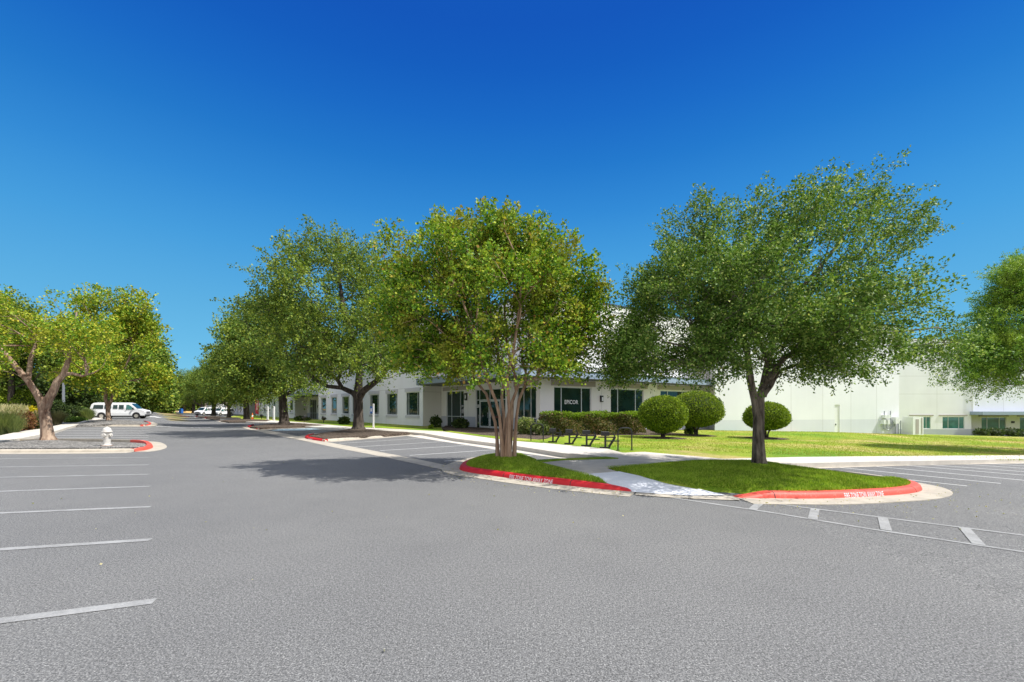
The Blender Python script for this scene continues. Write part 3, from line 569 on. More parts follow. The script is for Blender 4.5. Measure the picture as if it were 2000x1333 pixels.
t2 = live_oak('live oak in the second mulch island, left of the tallest one', b,
    PB(Z, [(530, 690, 85, 62, 0, 6.0), (500, 650, 55, 50, 0, 4), (580, 680, 60, 60, 0, 5), (470, 640, 35, 30, 0, 2.5, .7), (530, 735, 85, 25, 0, 5.5), (560, 620, 50, 40, 0, 4), (500, 755, 50, 13, -2, 3), (570, 755, 45, 13, -3, 3)]),
    [S(Z, [(555, by + 1, 0), (555, by - 4, 0), (554, 805, 0), (553, 785, 0), (551, 770, 0), (553, 750, 0), (550, 720, 0), (540, 680, 0), (530, 650, 0)], [.6, .47, .40, .38, .40, .3, .26, .2, .12]),
     S(Z, [(551, 776, 0), (542, 766, 0), (525, 755, .3), (505, 742, .5)], [.3, .22, .17, .12]), S(Z, [(553, 774, 0), (575, 762, -.3), (595, 748, -.5), (610, 730, 0)], [.2, .15, .12, .08])], 12, Z, 1300, 40)
ROW = [(482, 820, 13.2, .4, 'third live oak of the street row, a slim trunk left of the red flag'), (447, 816.8, 13.5, 1.9, 'live oak with a thick dark trunk beside the parked white vans'),
       (417, 814.5, 13.5, 2.9, 'live oak in front of the parked white box truck'), (395, 812.6, 14.5, 4.1, 'live oak by the red kerb at the far lot entrance'), (378, 811.2, 14.5, 5.0, 'live oak just past the far lot entrance'),
       (360, 810.0, 15.0, .9, 'small looking live oak second from the far end of the row'), (340, 809.0, 15.0, 2.2, 'farthest live oak at the end of the street row')]
t2h = 14.0
for i, (px, py, h, rz, lab) in enumerate(ROW):
    x, y = at(px, [64, 80, 97, 115, 133, 155, 185][i]); c = copy_tree(t2 if i % 2 == 0 else t1); hh = t2h if i % 2 == 0 else 16.0; s = h / hh
    c.location = (x, y, gz(x, y) + .2); c.rotation_euler = (0, 0, rz); c.scale = (s, s, s); c['label'] = lab
# --- left side trees
Z = L1P[1]; b = gbase(L1P, .15 + gh(*L1P) - .03); by = 800 + (EYE - b[2]) / Z * F
tree('crepe_myrtle_tree', 'forked crepe myrtle with peeling brown bark beside the fire hydrant', 'tree', b,
    PB(Z, [(150, 620, 32, 48, 0, 1.6, .5), (60, 640, 70, 50, 0, 3.0), (20, 605, 45, 35, 0, 2.0), (100, 690, 75, 40, 0, 2.5, .9), (-50, 650, 70, 75, 0, 3), (170, 670, 30, 40, 0, 1.5, .5), (60, 715, 55, 18, -.3, 2.0, .6)]),
    [S(Z, [(94, by + 1, 0), (93, by - 8, 0), (91, 835, 0), (88, 812, 0), (85, 796, 0), (81, 785, 0), (72, 770, -.1), (55, 745, -.3), (30, 715, -.4), (5, 685, -.3), (-30, 650, 0)], [.31, .23, .20, .19, .18, .145, .125, .11, .10, .075, .035]),
     S(Z, [(86, 800, 0), (95, 780, 0), (104, 765, 0), (112, 745, .1), (124, 732, .1), (135, 700, .2), (140, 660, .2), (150, 610, .3)], [.2, .16, .14, .13, .11, .08, .055, .03]),
     S(Z, [(124, 732, .1), (142, 730, .3), (160, 735, .4), (185, 728, .6)], [.10, .07, .05, .03]), S(Z, [(55, 745, -.3), (60, 700, .2), (75, 660, .5), (90, 620, .8)], [.10, .08, .05, .03])],
    620, 40, .090, LF['crepey'], BK['crepe2'], 21, spread=.15, L=.6, nsc=.6, th=.10, start=.5, r0=.007, bf=.5)
Z = L2P[1]; b = gbase(L2P, .30); by = 800 + (EYE - b[2]) / Z * F
tree('crepe_myrtle_tree', 'slender yellow green crepe myrtle standing in front of the white van', 'tree', b,
    PB(Z, [(232, 665, 55, 55, 0, 3.6), (262, 600, 36, 28, 0, 2.2, .6), (200, 605, 38, 32, 0, 2.5, .6), (232, 730, 60, 32, 0, 3.8), (276, 680, 20, 62, 0, 2.2, .7), (180, 680, 28, 55, 0, 3, .6)]),
    [S(Z, [(213, by + .5, 0), (212, by - 4, 0), (211, 805, 0), (211, 793, 0), (206, 780, 0), (207, 760, 0), (215, 720, 0), (220, 670, 0)], [.24, .19, .17, .165, .14, .12, .10, .06]),
     S(Z, [(211, 795, 0), (218, 782, 0), (222, 765, 0), (240, 730, 0), (260, 680, 0)], [.14, .125, .11, .09, .05])],
    720, 46, .18, LF['crepey'], BK['crepe2'], 22, spread=.26, L=1.2, nsc=.45, th=.12, start=.5, r0=.012, bf=.5)
def bgtree(label, px, Zd, top, rad_px, seed, mat='live', low=790, n=700, nl=34, base_py=None, name='broadleaf_tree', sc=.0052):
    x, y = at(px, Zd); g = gz(x, y); h = top; cy_ = (top + low) / 2; ry = (low - top) / 2
    return tree(name, label, 'tree', (x, y, g), PB(Zd, [(px, cy_, rad_px * .85, ry * .85, 0, rad_px * Zd / F * .8), (px - rad_px * .4, cy_ + ry * .35, rad_px * .6, ry * .5, 0, rad_px * Zd / F * .5), (px + rad_px * .4, cy_ + ry * .2, rad_px * .6, ry * .55, 0, rad_px * Zd / F * .5)]),
        [([(x, y, g - .1), (x, y, g + 1.5), (x + .1, y, g + 3), (x, y, zat(cy_, Zd))], [.28, .22, .19, .1])], n, nl, sc * Zd, LF[mat], BK['oak2'], seed, 'background trees beyond the left pavement', spread=.011 * Zd, L=.025 * Zd, nsc=.3, th=-.1, start=.4, r0=.014, wid=.4)
bgtree('rounded green tree behind the crepe myrtle at the left picture edge', 20, 36, 575, 85, 31, 'live', 770, 1100, 40)
bgtree('dark tree at the left edge behind the topiary dome', -70, 44, 590, 90, 32, 'live', 800, 600)
bgtree('dark tree in shade right of the topiary dome', 110, 52, 690, 60, 33, 'dark', 806, 800)
bgtree('dense green tree filling the gap behind the grey lamp post', 165, 62, 660, 55, 34, 'live', 806, 800)
bgtree('dense green tree whose crown rises behind the rear of the white van', 220, 78, 640, 60, 35, 'live', 806, 800)
bgtree('dark green tree behind the bonnet of the white van', 278, 84, 655, 42, 36, 'live', 800, 800)
bgtree('small dark tree beside the road beyond the white van', 303, 120, 735, 20, 37, 'live', 806, 500)
for i, (px, Zd, top, rr, lab) in enumerate(((292, 205, 762, 22, 'leftmost distant tree beyond the dry field'), (318, 210, 776, 18, 'distant tree above the end of the road'), (340, 205, 770, 20, 'distant tree behind the far parked cars'), (368, 200, 764, 24, 'distant tree right of the far parked cars'), (400, 200, 752, 28, 'distant tree behind the white box truck'))):
    bgtree(lab, px, Zd, top, rr, 40 + i, 'dark' if i % 2 else 'live', 804, 260, 26)
# trees across the lot that the lettered windows mirror
for k, (x, y, h, rz) in enumerate(((47, 25, 9.5, .5), (55, 27, 10.5, 2.1), (51, 19, 9.5, 3.9), (60, 16, 11, 1.2))):
    c = copy_tree(t2 if k % 2 else t1); s = h / (14 if k % 2 else 16); c.location = (x, y, gz(x, y)); c.rotation_euler = (0, 0, rz); c.scale = (s, s, s * .9); c['label'] = 'one of the trees mirrored in the lettered window of the entrance'; c['group'] = 'trees mirrored in the entrance windows'
# --- cypress at the right edge
x, y = at(2062, 21); g = gz(x, y) + .13
tree('cypress_tree', 'feathery green tree reaching in from the right picture edge', 'tree', (x, y, g),
    PB(21, [(2060, 600, 105, 85, 0, 2.8), (1975, 690, 85, 45, 0, 2.4), (1985, 610, 40, 50, 0, 1.6, .9), (1900, 725, 48, 18, 0, 1.2, .9), (2080, 520, 70, 40, 0, 2), (2100, 700, 110, 50, 0, 3), (1960, 745, 60, 20, 0, 1.6, .8), (1990, 560, 35, 50, 0, 1.4, .9), (1880, 745, 45, 14, 0, 1.0, .9), (1930, 680, 60, 30, 0, 1.5), (1960, 640, 40, 40, 0, 1.6), (2030, 540, 50, 50, 0, 2)]),
    [([(x, y, g - .1), (x, y, g + 1.2), (x + .05, y, g + 3), (x, y, g + 5), (x, y, g + 7.5)], [.32, .26, .22, .16, .05])], 2300, 90, .075, LF['cypress'], BK['oak'], 51, spread=.10, L=.75, droop=.3, up=-.05, nsc=.6, th=-.08, start=.3, r0=.006, wid=.25)

def blob_shrub(name, label, cat, loc, rad, mat, n, ls, seed, group=None, stems=None, core=.9, flat=None, wid=.45, core_mat=None, nz=.03, stem_mat=None):
    """clipped shrub: leaves thick on a closed shape"""
    rng = np.random.default_rng(seed); o = empty(name, loc); tag(o, label, cat, group); rx, ry, rz, cz = rad
    v = rng.normal(size=(n, 3)); v /= np.linalg.norm(v, axis=1, keepdims=True)
    if flat: v[:, 2] = np.where(v[:, 2] < 0, v[:, 2] * flat, v[:, 2])
    rr = 1 + rng.normal(size=(n, 1)) * nz - np.abs(rng.normal(size=(n, 1))) * .05; c = v * np.array((rx, ry, rz)) * rr; c[:, 2] += cz
    ax = rng.normal(size=(n, 3)) * .8 + v * .7; leaves('foliage', c, ax, ls * rng.uniform(.6, 1.3, size=n), mat, o, rng, wid)
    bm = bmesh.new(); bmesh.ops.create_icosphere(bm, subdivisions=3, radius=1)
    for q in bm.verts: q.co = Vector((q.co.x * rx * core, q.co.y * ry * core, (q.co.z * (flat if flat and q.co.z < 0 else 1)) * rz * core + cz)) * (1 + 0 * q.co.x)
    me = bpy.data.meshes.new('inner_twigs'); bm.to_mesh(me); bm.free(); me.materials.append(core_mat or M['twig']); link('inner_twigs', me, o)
    if stems:
        mb = MB(); random.seed(seed)
        for k in range(stems):
            a = 2 * pi * k / stems; r1 = .10 + .02 * k % .05; mb.tube([(.07 * cos(a), .07 * sin(a), -.05), (.10 * cos(a), .10 * sin(a), cz * .25), (rx * .35 * cos(a), ry * .35 * sin(a), cz * .75)], [.05, .04, .03], 6)
        mb.build('trunk', stem_mat or BK['oak2'], o, True)
    return o
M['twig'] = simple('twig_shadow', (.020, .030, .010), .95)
def lawnz(x, y): return gz(x, y) + .13 + bump(x, y)
BALLS = [(1295, 24.5, 1250, 1340, 774, 845, 'topiary ball nearest the bicycle racks, in front of the taller one'), (1356, 28.0, 1310, 1409, 765, 833, 'taller domed topiary ball at the canopy end'), (1497, 26.5, 1457, 1537, 786, 839, 'topiary ball half hidden behind the oak trunk')]
for k, (px, Zd, xa, xb, ya, yb, lab) in enumerate(BALLS):
    x, y = at((xa + xb) / 2, Zd); g = lawnz(x, y); rx = (xb - xa) / 2 * Zd / F; zt, zb = zat(ya, Zd) - g, zat(yb, Zd) - g
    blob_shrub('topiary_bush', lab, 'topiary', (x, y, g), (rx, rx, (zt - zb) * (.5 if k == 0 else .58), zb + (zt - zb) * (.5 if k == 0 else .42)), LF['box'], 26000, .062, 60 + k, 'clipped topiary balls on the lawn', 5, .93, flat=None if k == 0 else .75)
    mp = [(x + 1.15 * cos(a * pi / 8) * (1 + .1 * sin(a * 3)), y + 1.0 * sin(a * pi / 8)) for a in range(16)]
    gridmesh('mulch_bed', mp, .16, M['mulch'], .1, hf=lambda x_, y_, c=(x, y): bump(x_, y_) + .06 * math.exp(-((x_ - c[0]) ** 2 + (y_ - c[1]) ** 2) / .5), fine=.5)
# hedge along the right hand windows
def hedge():
    A, B = Vector((*G(1075, 851, .15), 0)), Vector((*G(1290, 856, .15), 0)); A = Vector((at(1075, 24.5)[0], 24.5, 0)); B = Vector((at(1262, 27.5)[0], 27.5, 0))
    d = (B - A); Ln = d.length; t = d / Ln; nrm = Vector((t.y, -t.x, 0)); g = gz(A.x, A.y) + .15; o = empty('clipped_hedge', (A.x, A.y, g)); tag(o, 'long boxy clipped hedge, bright green on top and brownish below, under the lettered window', 'hedge')
    rng = np.random.default_rng(77); h = zat(809.5, 24.5) - g; wd = 1.3
    def fr(n, which):
        u = rng.random(n) * Ln
        if which == 'top': v = rng.uniform(0, wd, n); z = h + rng.normal(size=n) * .035
        else: v = np.abs(rng.normal(size=n)) * .07; z = h * (1 - rng.random(n) ** 1.15) + .08 * 0
        if which == 'end': v = rng.uniform(0, wd, n); u = np.abs(rng.normal(size=n)) * .06; z = rng.uniform(.15, h, n)
        z = z + .05 * np.sin(u * 2.1) + .03 * np.sin(u * 5.3); v = v + .10 * np.sin(u * 2.7 + z * 3)
        c = np.array(t)[None] * u[:, None] - np.array(nrm)[None] * v[:, None]; c[:, 2] = z; return c
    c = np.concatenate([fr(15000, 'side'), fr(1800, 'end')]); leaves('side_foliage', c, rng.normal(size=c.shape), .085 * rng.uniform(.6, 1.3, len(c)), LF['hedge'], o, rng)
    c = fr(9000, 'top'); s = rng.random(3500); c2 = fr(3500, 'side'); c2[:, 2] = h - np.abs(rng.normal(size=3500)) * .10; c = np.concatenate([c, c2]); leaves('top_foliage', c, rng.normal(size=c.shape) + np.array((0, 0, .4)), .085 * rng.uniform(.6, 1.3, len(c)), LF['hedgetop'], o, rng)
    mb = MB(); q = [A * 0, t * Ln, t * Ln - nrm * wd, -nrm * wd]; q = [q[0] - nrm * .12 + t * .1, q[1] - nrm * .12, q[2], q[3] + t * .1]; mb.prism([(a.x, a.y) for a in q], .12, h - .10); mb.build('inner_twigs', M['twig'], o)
hedge()
def shrub(name, label, px, Zd, w_px, top, mat, seed, cat='shrub', n=1500, ls=.09, group=None, base=.15, wid=.42, loose=.10):
    x, y = at(px, Zd); g = gz(x, y) + base; h = zat(top, Zd) - g; rx = w_px / 2 * Zd / F
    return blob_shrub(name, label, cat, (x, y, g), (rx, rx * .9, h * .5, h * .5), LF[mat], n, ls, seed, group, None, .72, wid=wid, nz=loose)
shrub('pale_shrub', 'pale green leafy shrub seen just right of the crepe myrtle trunk', 1028, 26, 34, 818, 'pale', 81, n=1300, ls=.12)
shrub('pale_shrub', 'pale low shrub behind the left bicycle hoop', 1063, 25, 36, 824, 'pale', 82, n=1300, ls=.12)
shrub('dark_shrub', 'dark leafy plant against the tan return wall', 851, 36, 18, 814, 'dark', 83, n=500, ls=.16)
shrub('dark_shrub', 'low dark plants under the left entrance glazing', 900, 34.5, 26, 820, 'dark', 84, n=700, ls=.16)
shrub('dark_shrub', 'small round bright shrub at the white wall corner', 842, 34, 8, 831, 'box', 85, n=300, ls=.10)
shrub('dark_shrub', 'low bright green plant behind the taller topiary ball', 1346, 29, 14, 833, 'hedgetop', 86, n=400, ls=.12)
shrub('dark_shrub', 'dark spiky shrub by the wall left of the big live oak trunk', 672, 44, 17, 816, 'dark', 87, n=500, ls=.2)
shrub('dark_shrub', 'dark shrub row at the recessed entrance of the far wing', 590, 58, 26, 815, 'dark', 88, n=500, ls=.2)
shrub('topiary_bush', 'bright yellow green clipped dome behind the forked crepe myrtle', 44, 37, 68, 760, 'box', 89, 'topiary', 9000, .11, loose=.03, base=0)
shrub('topiary_bush', 'green clipped shrub cut off by the left picture edge', 2, 36, 40, 768, 'box', 90, 'topiary', 6000, .11, loose=.03, base=0)
shrub('yellow_shrub', 'low golden yellow shrub in front of the clipped dome', 54, 33, 48, 796, 'yellow', 91, n=3500, ls=.10, base=0)
shrub('red_shrub', 'reddish brown shrub beneath the golden shrub', 44, 29, 34, 803, 'red', 92, n=2200, ls=.11, base=0)
shrub('red_shrub', 'olive brown shrub left of the forked trunk', 66, 30.5, 38, 806, 'hedge', 93, n=2200, ls=.11, base=0)
shrub('dark_shrub', 'dark juniper between the forked tree and the lamp post', 110, 44, 34, 784, 'dark', 94, n=2500, ls=.14, base=0)
shrub('dark_shrub', 'dark juniper just right of the lamp post', 140, 46, 40, 794, 'dark', 95, n=2500, ls=.14, base=0)
shrub('dark_shrub', 'rounded green shrub left of the white van rear', 158, 47, 22, 796, 'oak', 96, n=1500, ls=.16, base=0)
shrub('dark_shrub', 'low spreading dark shrub at the pavement edge', 146, 43.5, 34, 816, 'oak', 97, n=1500, ls=.12, base=0)
for k in range(6):
    px = -60 - 45 * k; shrub('dark_shrub', 'evergreen shrub beyond the left pavement', px, 30, 60, 780, 'dark', 400 + k, n=900, ls=.16, base=0) if k < 1 else None
for k, (px, w, zt) in enumerate(((1916, 20, 839), (1944, 24, 838), (1972, 26, 837), (1992, 20, 840))): shrub('tufted_grass', ['low tufted grass leftmost under the far entrance', 'tufted grass left of the far glass door', 'tufted grass right of the far glass door', 'tufted grass at the right picture edge'][k], px, 55, w, zt, 'dark', 100 + k, n=500, ls=.25, base=.1, wid=.15, group='grass tufts along the far entrance')
def tuft(name, label, px, Zd, w, top, mat, seed, n=1600, plume=False, group=None):
    x, y = at(px, Zd); g = gz(x, y); rng = np.random.default_rng(seed); h = zat(top, Zd) - g; r = w / 2 * Zd / F; o = empty(name, (x, y, g)); tag(o, label, 'ornamental grass', group)
    a = rng.uniform(0, 2 * pi, n); rr = np.sqrt(rng.random(n)) * .35 * r; c0 = np.stack([rr * np.cos(a), rr * np.sin(a), np.zeros(n)], 1)
    L_ = h * rng.uniform(.45, 1.0, n); out = rng.uniform(.1, 1, n) * r; segs = 5; co = np.zeros((n, segs, 2, 3)); side = np.stack([-np.sin(a), np.cos(a), 0 * a], 1)
    for s in range(segs):
        t = s / (segs - 1); q = c0 + np.stack([np.cos(a) * out * t ** 1.7, np.sin(a) * out * t ** 1.7, L_ * (t - .25 * t * t * (out / r)) * 1.15], 1); wd = .012 * Zd / 20 * (1 - t * .9)
        co[:, s, 0] = q + side * wd; co[:, s, 1] = q - side * wd
    idx = np.arange(n * segs * 2).reshape(n, segs, 2); qd = np.concatenate([np.stack([idx[:, s, 0], idx[:, s, 1], idx[:, s + 1, 1], idx[:, s + 1, 0]], 1) for s in range(segs - 1)])
    np_mesh('blades', co.reshape(-1, 3), qd, LF[mat], o)
    if plume:
        m = 900; k = rng.integers(0, n, m); c = c0[k] * 3.2 + np.stack([np.zeros(m), np.zeros(m), h * rng.uniform(.8, 1.12, m)], 1); leaves('plumes', c, rng.normal(size=(m, 3)) * .2 + np.array((0, 0, 1)), .22 * rng.uniform(.6, 1.2, m), LF['straw'], o, rng, .12)
tuft('fountain_grass', 'tall fountain grass with straw plumes at the left picture edge', 4, 26.5, 66, 800, 'fgrass', 111, 2600, True)
tuft('fountain_grass', 'smaller green fountain grass clump beside the reddish shrub', 26, 26.6, 36, 812, 'fgrass', 112, 1600)
tuft('fountain_grass', 'straw coloured grass clump right of the forked trunk', 112, 39, 34, 802, 'straw', 113, 1500)
tuft('fountain_grass', 'blue green grass clump beside the rear of the white van', 172, 46, 26, 798, 'fgrass', 114, 1400)
# turf blades: nobody could count them
def blades(name, poly, zf, n, h, mat, seed, label, wd=.004, dens=None):
    rng = np.random.default_rng(seed); A = np.array(poly); lo, hi = A.min(0), A.max(0); B = np.roll(A, -1, 0); pts = []
    while len(pts) < n:
        q = lo + rng.random((20000, 2)) * (hi - lo); ins = np.zeros(len(q), bool)
        for (x0, y0), (x1, y1) in zip(A, B):
            if y0 == y1: continue
            c = ((y0 > q[:, 1]) != (y1 > q[:, 1])) & (q[:, 0] < (x1 - x0) * (q[:, 1] - y0) / (y1 - y0) + x0); ins ^= c
        q = q[ins]
        if dens is not None: q = q[rng.random(len(q)) < dens(q)]
        pts += list(q)
    q = np.array(pts[:n]); z = np.array([zf(a, b) for a, b in q]); c = np.column_stack([q, z - .004]); a = rng.uniform(0, 2 * pi, n); hh = h * rng.uniform(.5, 1.3, n)
    sd = np.stack([np.cos(a), np.sin(a), 0 * a], 1) * wd; ln = rng.normal(size=(n, 3)) * .45; ln[:, 2] = 1; ln /= np.linalg.norm(ln, axis=1, keepdims=True)
    co = np.empty((n, 3, 3)); co[:, 0] = c + sd; co[:, 1] = c - sd; co[:, 2] = c + ln * hh[:, None]
    o = np_mesh(name, co.reshape(-1, 3), np.arange(n * 3).reshape(n, 3), mat, None, True); tag(o, label, 'grass', None, 'stuff')
blades('grass', pa, lambda x, y: gz(x, y) + .118 + ha(x, y), 80000, .055, LF['blade'], 1, 'short dark green grass on the crepe myrtle island', .006, dens=lambda q: np.array([ha(a, b) > -.06 for a, b in q]) * 1.0)
blades('grass', pb, lambda x, y: gz(x, y) + .118 + hb(x, y), 150000, .055, LF['blade'], 2, 'short dark green grass on the oak island', .006, dens=lambda q: np.array([hb(a, b) > -.06 for a, b in q]) * 1.0)
lawn_near = [(2.5, 17), (4.0, 17), (10, 15.8), (26, 16.2), (44, 17), (48, 40), (36, 41.5), (17, 37.5), (8, 29), (6, 24)]
blades('grass', [p for p in lawn_near], lambda x, y: lawnz(x, y), 90000, .05, LF['lblade'], 3, 'sunlit yellow green lawn before the white wall', .012, dens=lambda q: np.clip(18 / q[:, 1], 0, 1) ** 1.3)

# ------------------------------------------------------------------ the office building
bld = empty('office_building', (1.89, 29.9, 0)); tag(bld, 'long white office warehouse with a corner entrance under a blue grey canopy', 'building')
BO = Vector((1.89, 29.9, 0))
ADIR = Vector((-.805, 1, 0)).normalized(); AN = Vector((-ADIR.y, ADIR.x, 0))   # facade A runs away along the street; AN points to the street
RDIR = Vector((1, .66, 0)).normalized(); RN = Vector((RDIR.y, -RDIR.x, 0))
C1 = Vector((-7.8, 39, 0)); INW = -AN
C2 = C1 + INW * 1.84; C3 = Vector((1.89, 29.9, 0)); C4 = Vector((17.9, 40.5, 0)); C5 = Vector((17.3, 38, 0)); C6 = Vector((36.5, 42, 0))
def uu(P0, D, px):
    k = (px - HX) / F; return (k * P0.y - P0.x) / (D.x - k * D.y)
def facade(P0, D, N, u0, u1, z0, z1, ops, parent, org, mats, name='wall', reveal=.18, band=None, joints=(), zj=()):
    """wall face with openings ops=(ua,ub,za,zb); mats: wall, band, joint"""
    us = sorted({u0, u1} | {o[0] for o in ops} | {o[1] for o in ops} | {j - .012 for j in joints} | {j + .012 for j in joints})
    zs = sorted({z0, z1} | {o[2] for o in ops} | {o[3] for o in ops} | ({band} if band else set()) | {j - .012 for j in zj} | {j + .012 for j in zj})
    us = [u for u in us if u0 <= u <= u1]; mb = MB()
    W_ = lambda u, z, d=0: tuple(P0 + D * u + N * d - org + Vector((0, 0, z)))
    for a, b in zip(us[:-1], us[1:]):
        for c, d in zip(zs[:-1], zs[1:]):
            um, zm = (a + b) / 2, (c + d) / 2
            if any(o[0] < um < o[1] and o[2] < zm < o[3] for o in ops): continue
            j = any(abs(um - q) < .012 for q in joints) or any(abs(zm - q) < .012 for q in zj)
            mb.mi = 2 if j else 1 if band and zm < band else 0; mb.add([W_(a, c), W_(b, c), W_(b, d), W_(a, d)], [(0, 1, 2, 3)])
    mb.mi = 0
    for a, b, c, d in ops:
        for q in (((a, c), (a, d)), ((b, d), (b, c)), ((a, d), (b, d)), ((b, c), (a, c))):
            (ua, za), (ub, zb) = q; mb.add([W_(ua, za), W_(ub, zb), W_(ub, zb, -reveal), W_(ua, za, -reveal)], [(0, 1, 2, 3)])
    me_o = mb.build(name, mats, parent); return me_o
def obox(mb, P0, D, N, u0, u1, n0, n1, z0, z1, org):
    c = [P0 + D * u + N * n - org for u, n in ((u0, n0), (u1, n0), (u1, n1), (u0, n1))]
    mb.prism([(q.x, q.y) for q in c], z0, z1)
def window(P0, D, N, a, b, c, d, mull, parent, org, glass, tr=(), name='window', dep=.12, fm=None, fw=.05):
    mb = MB()
    for u in [a + fw / 2, b - fw / 2] + [a + (b - a) * m for m in mull]: obox(mb, P0, D, N, u - fw / 2, u + fw / 2, -dep, -dep + .06, c, d, org)
    us = sorted([a, b] + [a + (b - a) * m for m in mull])
    for z in [c + fw / 2, d - fw / 2] + list(tr):
        for u, v in zip(us[:-1], us[1:]): obox(mb, P0, D, N, u + fw / 2, v - fw / 2, -dep + .002, -dep + .057, z - fw / 2, z + fw / 2, org)
    f = mb.build(name, fm or M['frame'], parent); g = MB(); W_ = lambda u, z: tuple(P0 + D * u + N * (-dep + .02) - org + Vector((0, 0, z)))
    g.add([W_(a, c), W_(b, c), W_(b, d), W_(a, d)], [(0, 1, 2, 3)]); g.build('pane', glass, f); return f
def slab(P0, D, N, boxes, name, mat, parent, org):
    mb = MB(); [obox(mb, P0, D, N, *b, org) for b in boxes]; return mb.build(name, mat, parent)
WM = [M['wall'], M['band'], M['joint']]; CM = [M['cream'], M['band'], M['joint']]
HT = 9.4
uA = lambda px: uu(C1, ADIR, px)
wins = [(819, 793), (776, 755), (740, 722), (702, 688), (682, 668), (658, 647), (637, 627)]
rec1 = (uA(622), uA(576)); rec2 = (uA(499), uA(485))
wins2 = [(572, 566), (561, 556), (548, 543), (537.5, 533.6), (528, 524), (518.6, 515), (511, 507)]
wins3 = [(477, 474), (471.6, 469), (465.5, 463.2), (461, 459), (456.5, 454.5)]
opsA = [(uA(a), uA(b), 1.05, 3.17) for a, b in wins]; opsB = [(uA(a), uA(b), 1.05, 3.17) for a, b in wins2]; opsC = [(uA(a), uA(b), 1.05, 3.17) for a, b in wins3]
def wing(u0, u1, ops, mn):
    facade(C1, ADIR, AN, u0, u1, -.6, HT, ops, bld, BO, WM, joints=[u0 + (u1 - u0) * k / 4 for k in (1, 2, 3)], zj=(3.55, 7.2))
    for a, b, c, d in ops:
        w = window(C1, ADIR, AN, a, b, c, d, (.16, .84), bld, BO, M['glass'])
        slab(C1, ADIR, AN, [(a - .18, b + .18, .003, .06, 3.2, 3.52)], 'lintel', M['sill'], bld, BO); slab(C1, ADIR, AN, [(a - .05, b + .05, .003, .07, .82, 1.04)], 'sill', M['sill'], bld, BO)
wing(0, rec1[0], opsA, 3); wing(rec1[1], rec2[0], opsB, 3); wing(rec2[1], rec2[1] + 36, opsC, 3)
# upper wall over each recess, recess walls, entrance glazing, canopy
def recess(u0, u1, dp=1.84, corner=False):
    facade(C1, ADIR, AN, u0, u1, 3.9, HT, [], bld, BO, WM, 'wall', zj=(7.2,))
    facade(C1 + ADIR * u1, -AN, -ADIR, 0, dp, -.6, 3.9, [], bld, BO, CM, 'return_wall', joints=(.02,), zj=(3.15,))
    facade(C1 + ADIR * u0, -AN, ADIR, 0, dp, -.6, 3.9, [], bld, BO, CM, 'return_wall')
    P0 = C1 - AN * dp; w = u1 - u0; o1 = (u0 + w * .08, u0 + w * .42, .0, 3.17); o2 = (u0 + w * .58, u0 + w * .86, .0, 3.17)
    facade(P0, ADIR, AN, u0, u1, -.6, 3.9, [o1, o2], bld, BO, CM, 'wall', band=1.0)
    for o_ in (o1, o2): window(P0, ADIR, AN, *o_, (.3, .7), bld, BO, M['glass'], tr=(1.0,))
    slab(P0, ADIR, AN, [(u0 + w * .5 - .15, u0 + w * .5 + .15, .003, .1, 1.9, 2.3)], 'wall_lamp', M['black'], bld, BO)
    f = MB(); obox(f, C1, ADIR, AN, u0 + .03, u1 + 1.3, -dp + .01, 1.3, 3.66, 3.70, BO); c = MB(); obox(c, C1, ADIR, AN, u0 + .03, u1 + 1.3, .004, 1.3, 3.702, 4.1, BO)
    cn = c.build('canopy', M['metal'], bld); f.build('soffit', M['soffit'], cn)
recess(*rec1); recess(*rec2)
# corner entrance: return wall, glazed wall, canopy
facade(C1, -AN, ADIR * -1, 0, 1.84, -.6, HT, [], bld, BO, CM, 'return_wall', zj=(3.15,), joints=(1.80,))
P0 = C2; D = (C3 - C2).normalized(); N = Vector((D.y, -D.x, 0)); N = N if N.y < 0 else -N; LA = (C3 - C2).length; u_ = lambda px: uu(P0, D, px)
ea = (u_(872), u_(906), .0, 3.17); ed_ = (u_(929), u_(987), .0, 3.17); eb = (u_(1010), u_(1047), .0, 3.17)
facade(P0, D, N, 0, LA, -.6, HT, [ea, ed_, eb], bld, BO, CM, 'wall', band=1.0, joints=(u_(914),), zj=(3.9,))
window(P0, D, N, *ea, (.28, .78), bld, BO, M['glass'], tr=(1.0,)); window(P0, D, N, *eb, (.33, .70), bld, BO, M['glass'], tr=(1.0,))
for a, b in ((u_(866), u_(911)), (u_(1004), u_(1051))): slab(P0, D, N, [(a, b, .003, .06, 3.22, 3.55)], 'lintel', M['trim'], bld, BO)
fr = window(P0, D, N, ed_[0], ed_[1], 0, 3.17, (.12, .48, .84), bld, BO, M['glass'], tr=(2.35,), name='entrance_frame')
for a, b in ((.135, .475), (.485, .83)):
    ua, ub = ed_[0] + (ed_[1] - ed_[0]) * a, ed_[0] + (ed_[1] - ed_[0]) * b
    dr = slab(P0, D, N, [(ua + .02, ua + .10, -.06, -.03, .02, 2.3), (ub - .10, ub - .02, -.06, -.03, .02, 2.3), (ua + .10, ub - .10, -.06, -.031, .02, .30), (ua + .10, ub - .10, -.06, -.031, 2.2, 2.3)], 'door', M['frame'], bld, BO)
    hx = ub - .18 if a < .3 else ua + .18; h = MB(); q = P0 + D * hx + N * .0 - BO; h.tube([(q.x, q.y, .95), (q.x, q.y, 1.35)], .018, 6); h.build('handle', M['steel'], dr)
q0 = P0 + D * (ed_[0] + .14) + N * -.02 - BO
def on_plane(P, D_, w, h, z, n=.0): return lambda u, v: tuple(P + D_ * (u * w) + Vector((0, 0, z + v / .72 * h)))
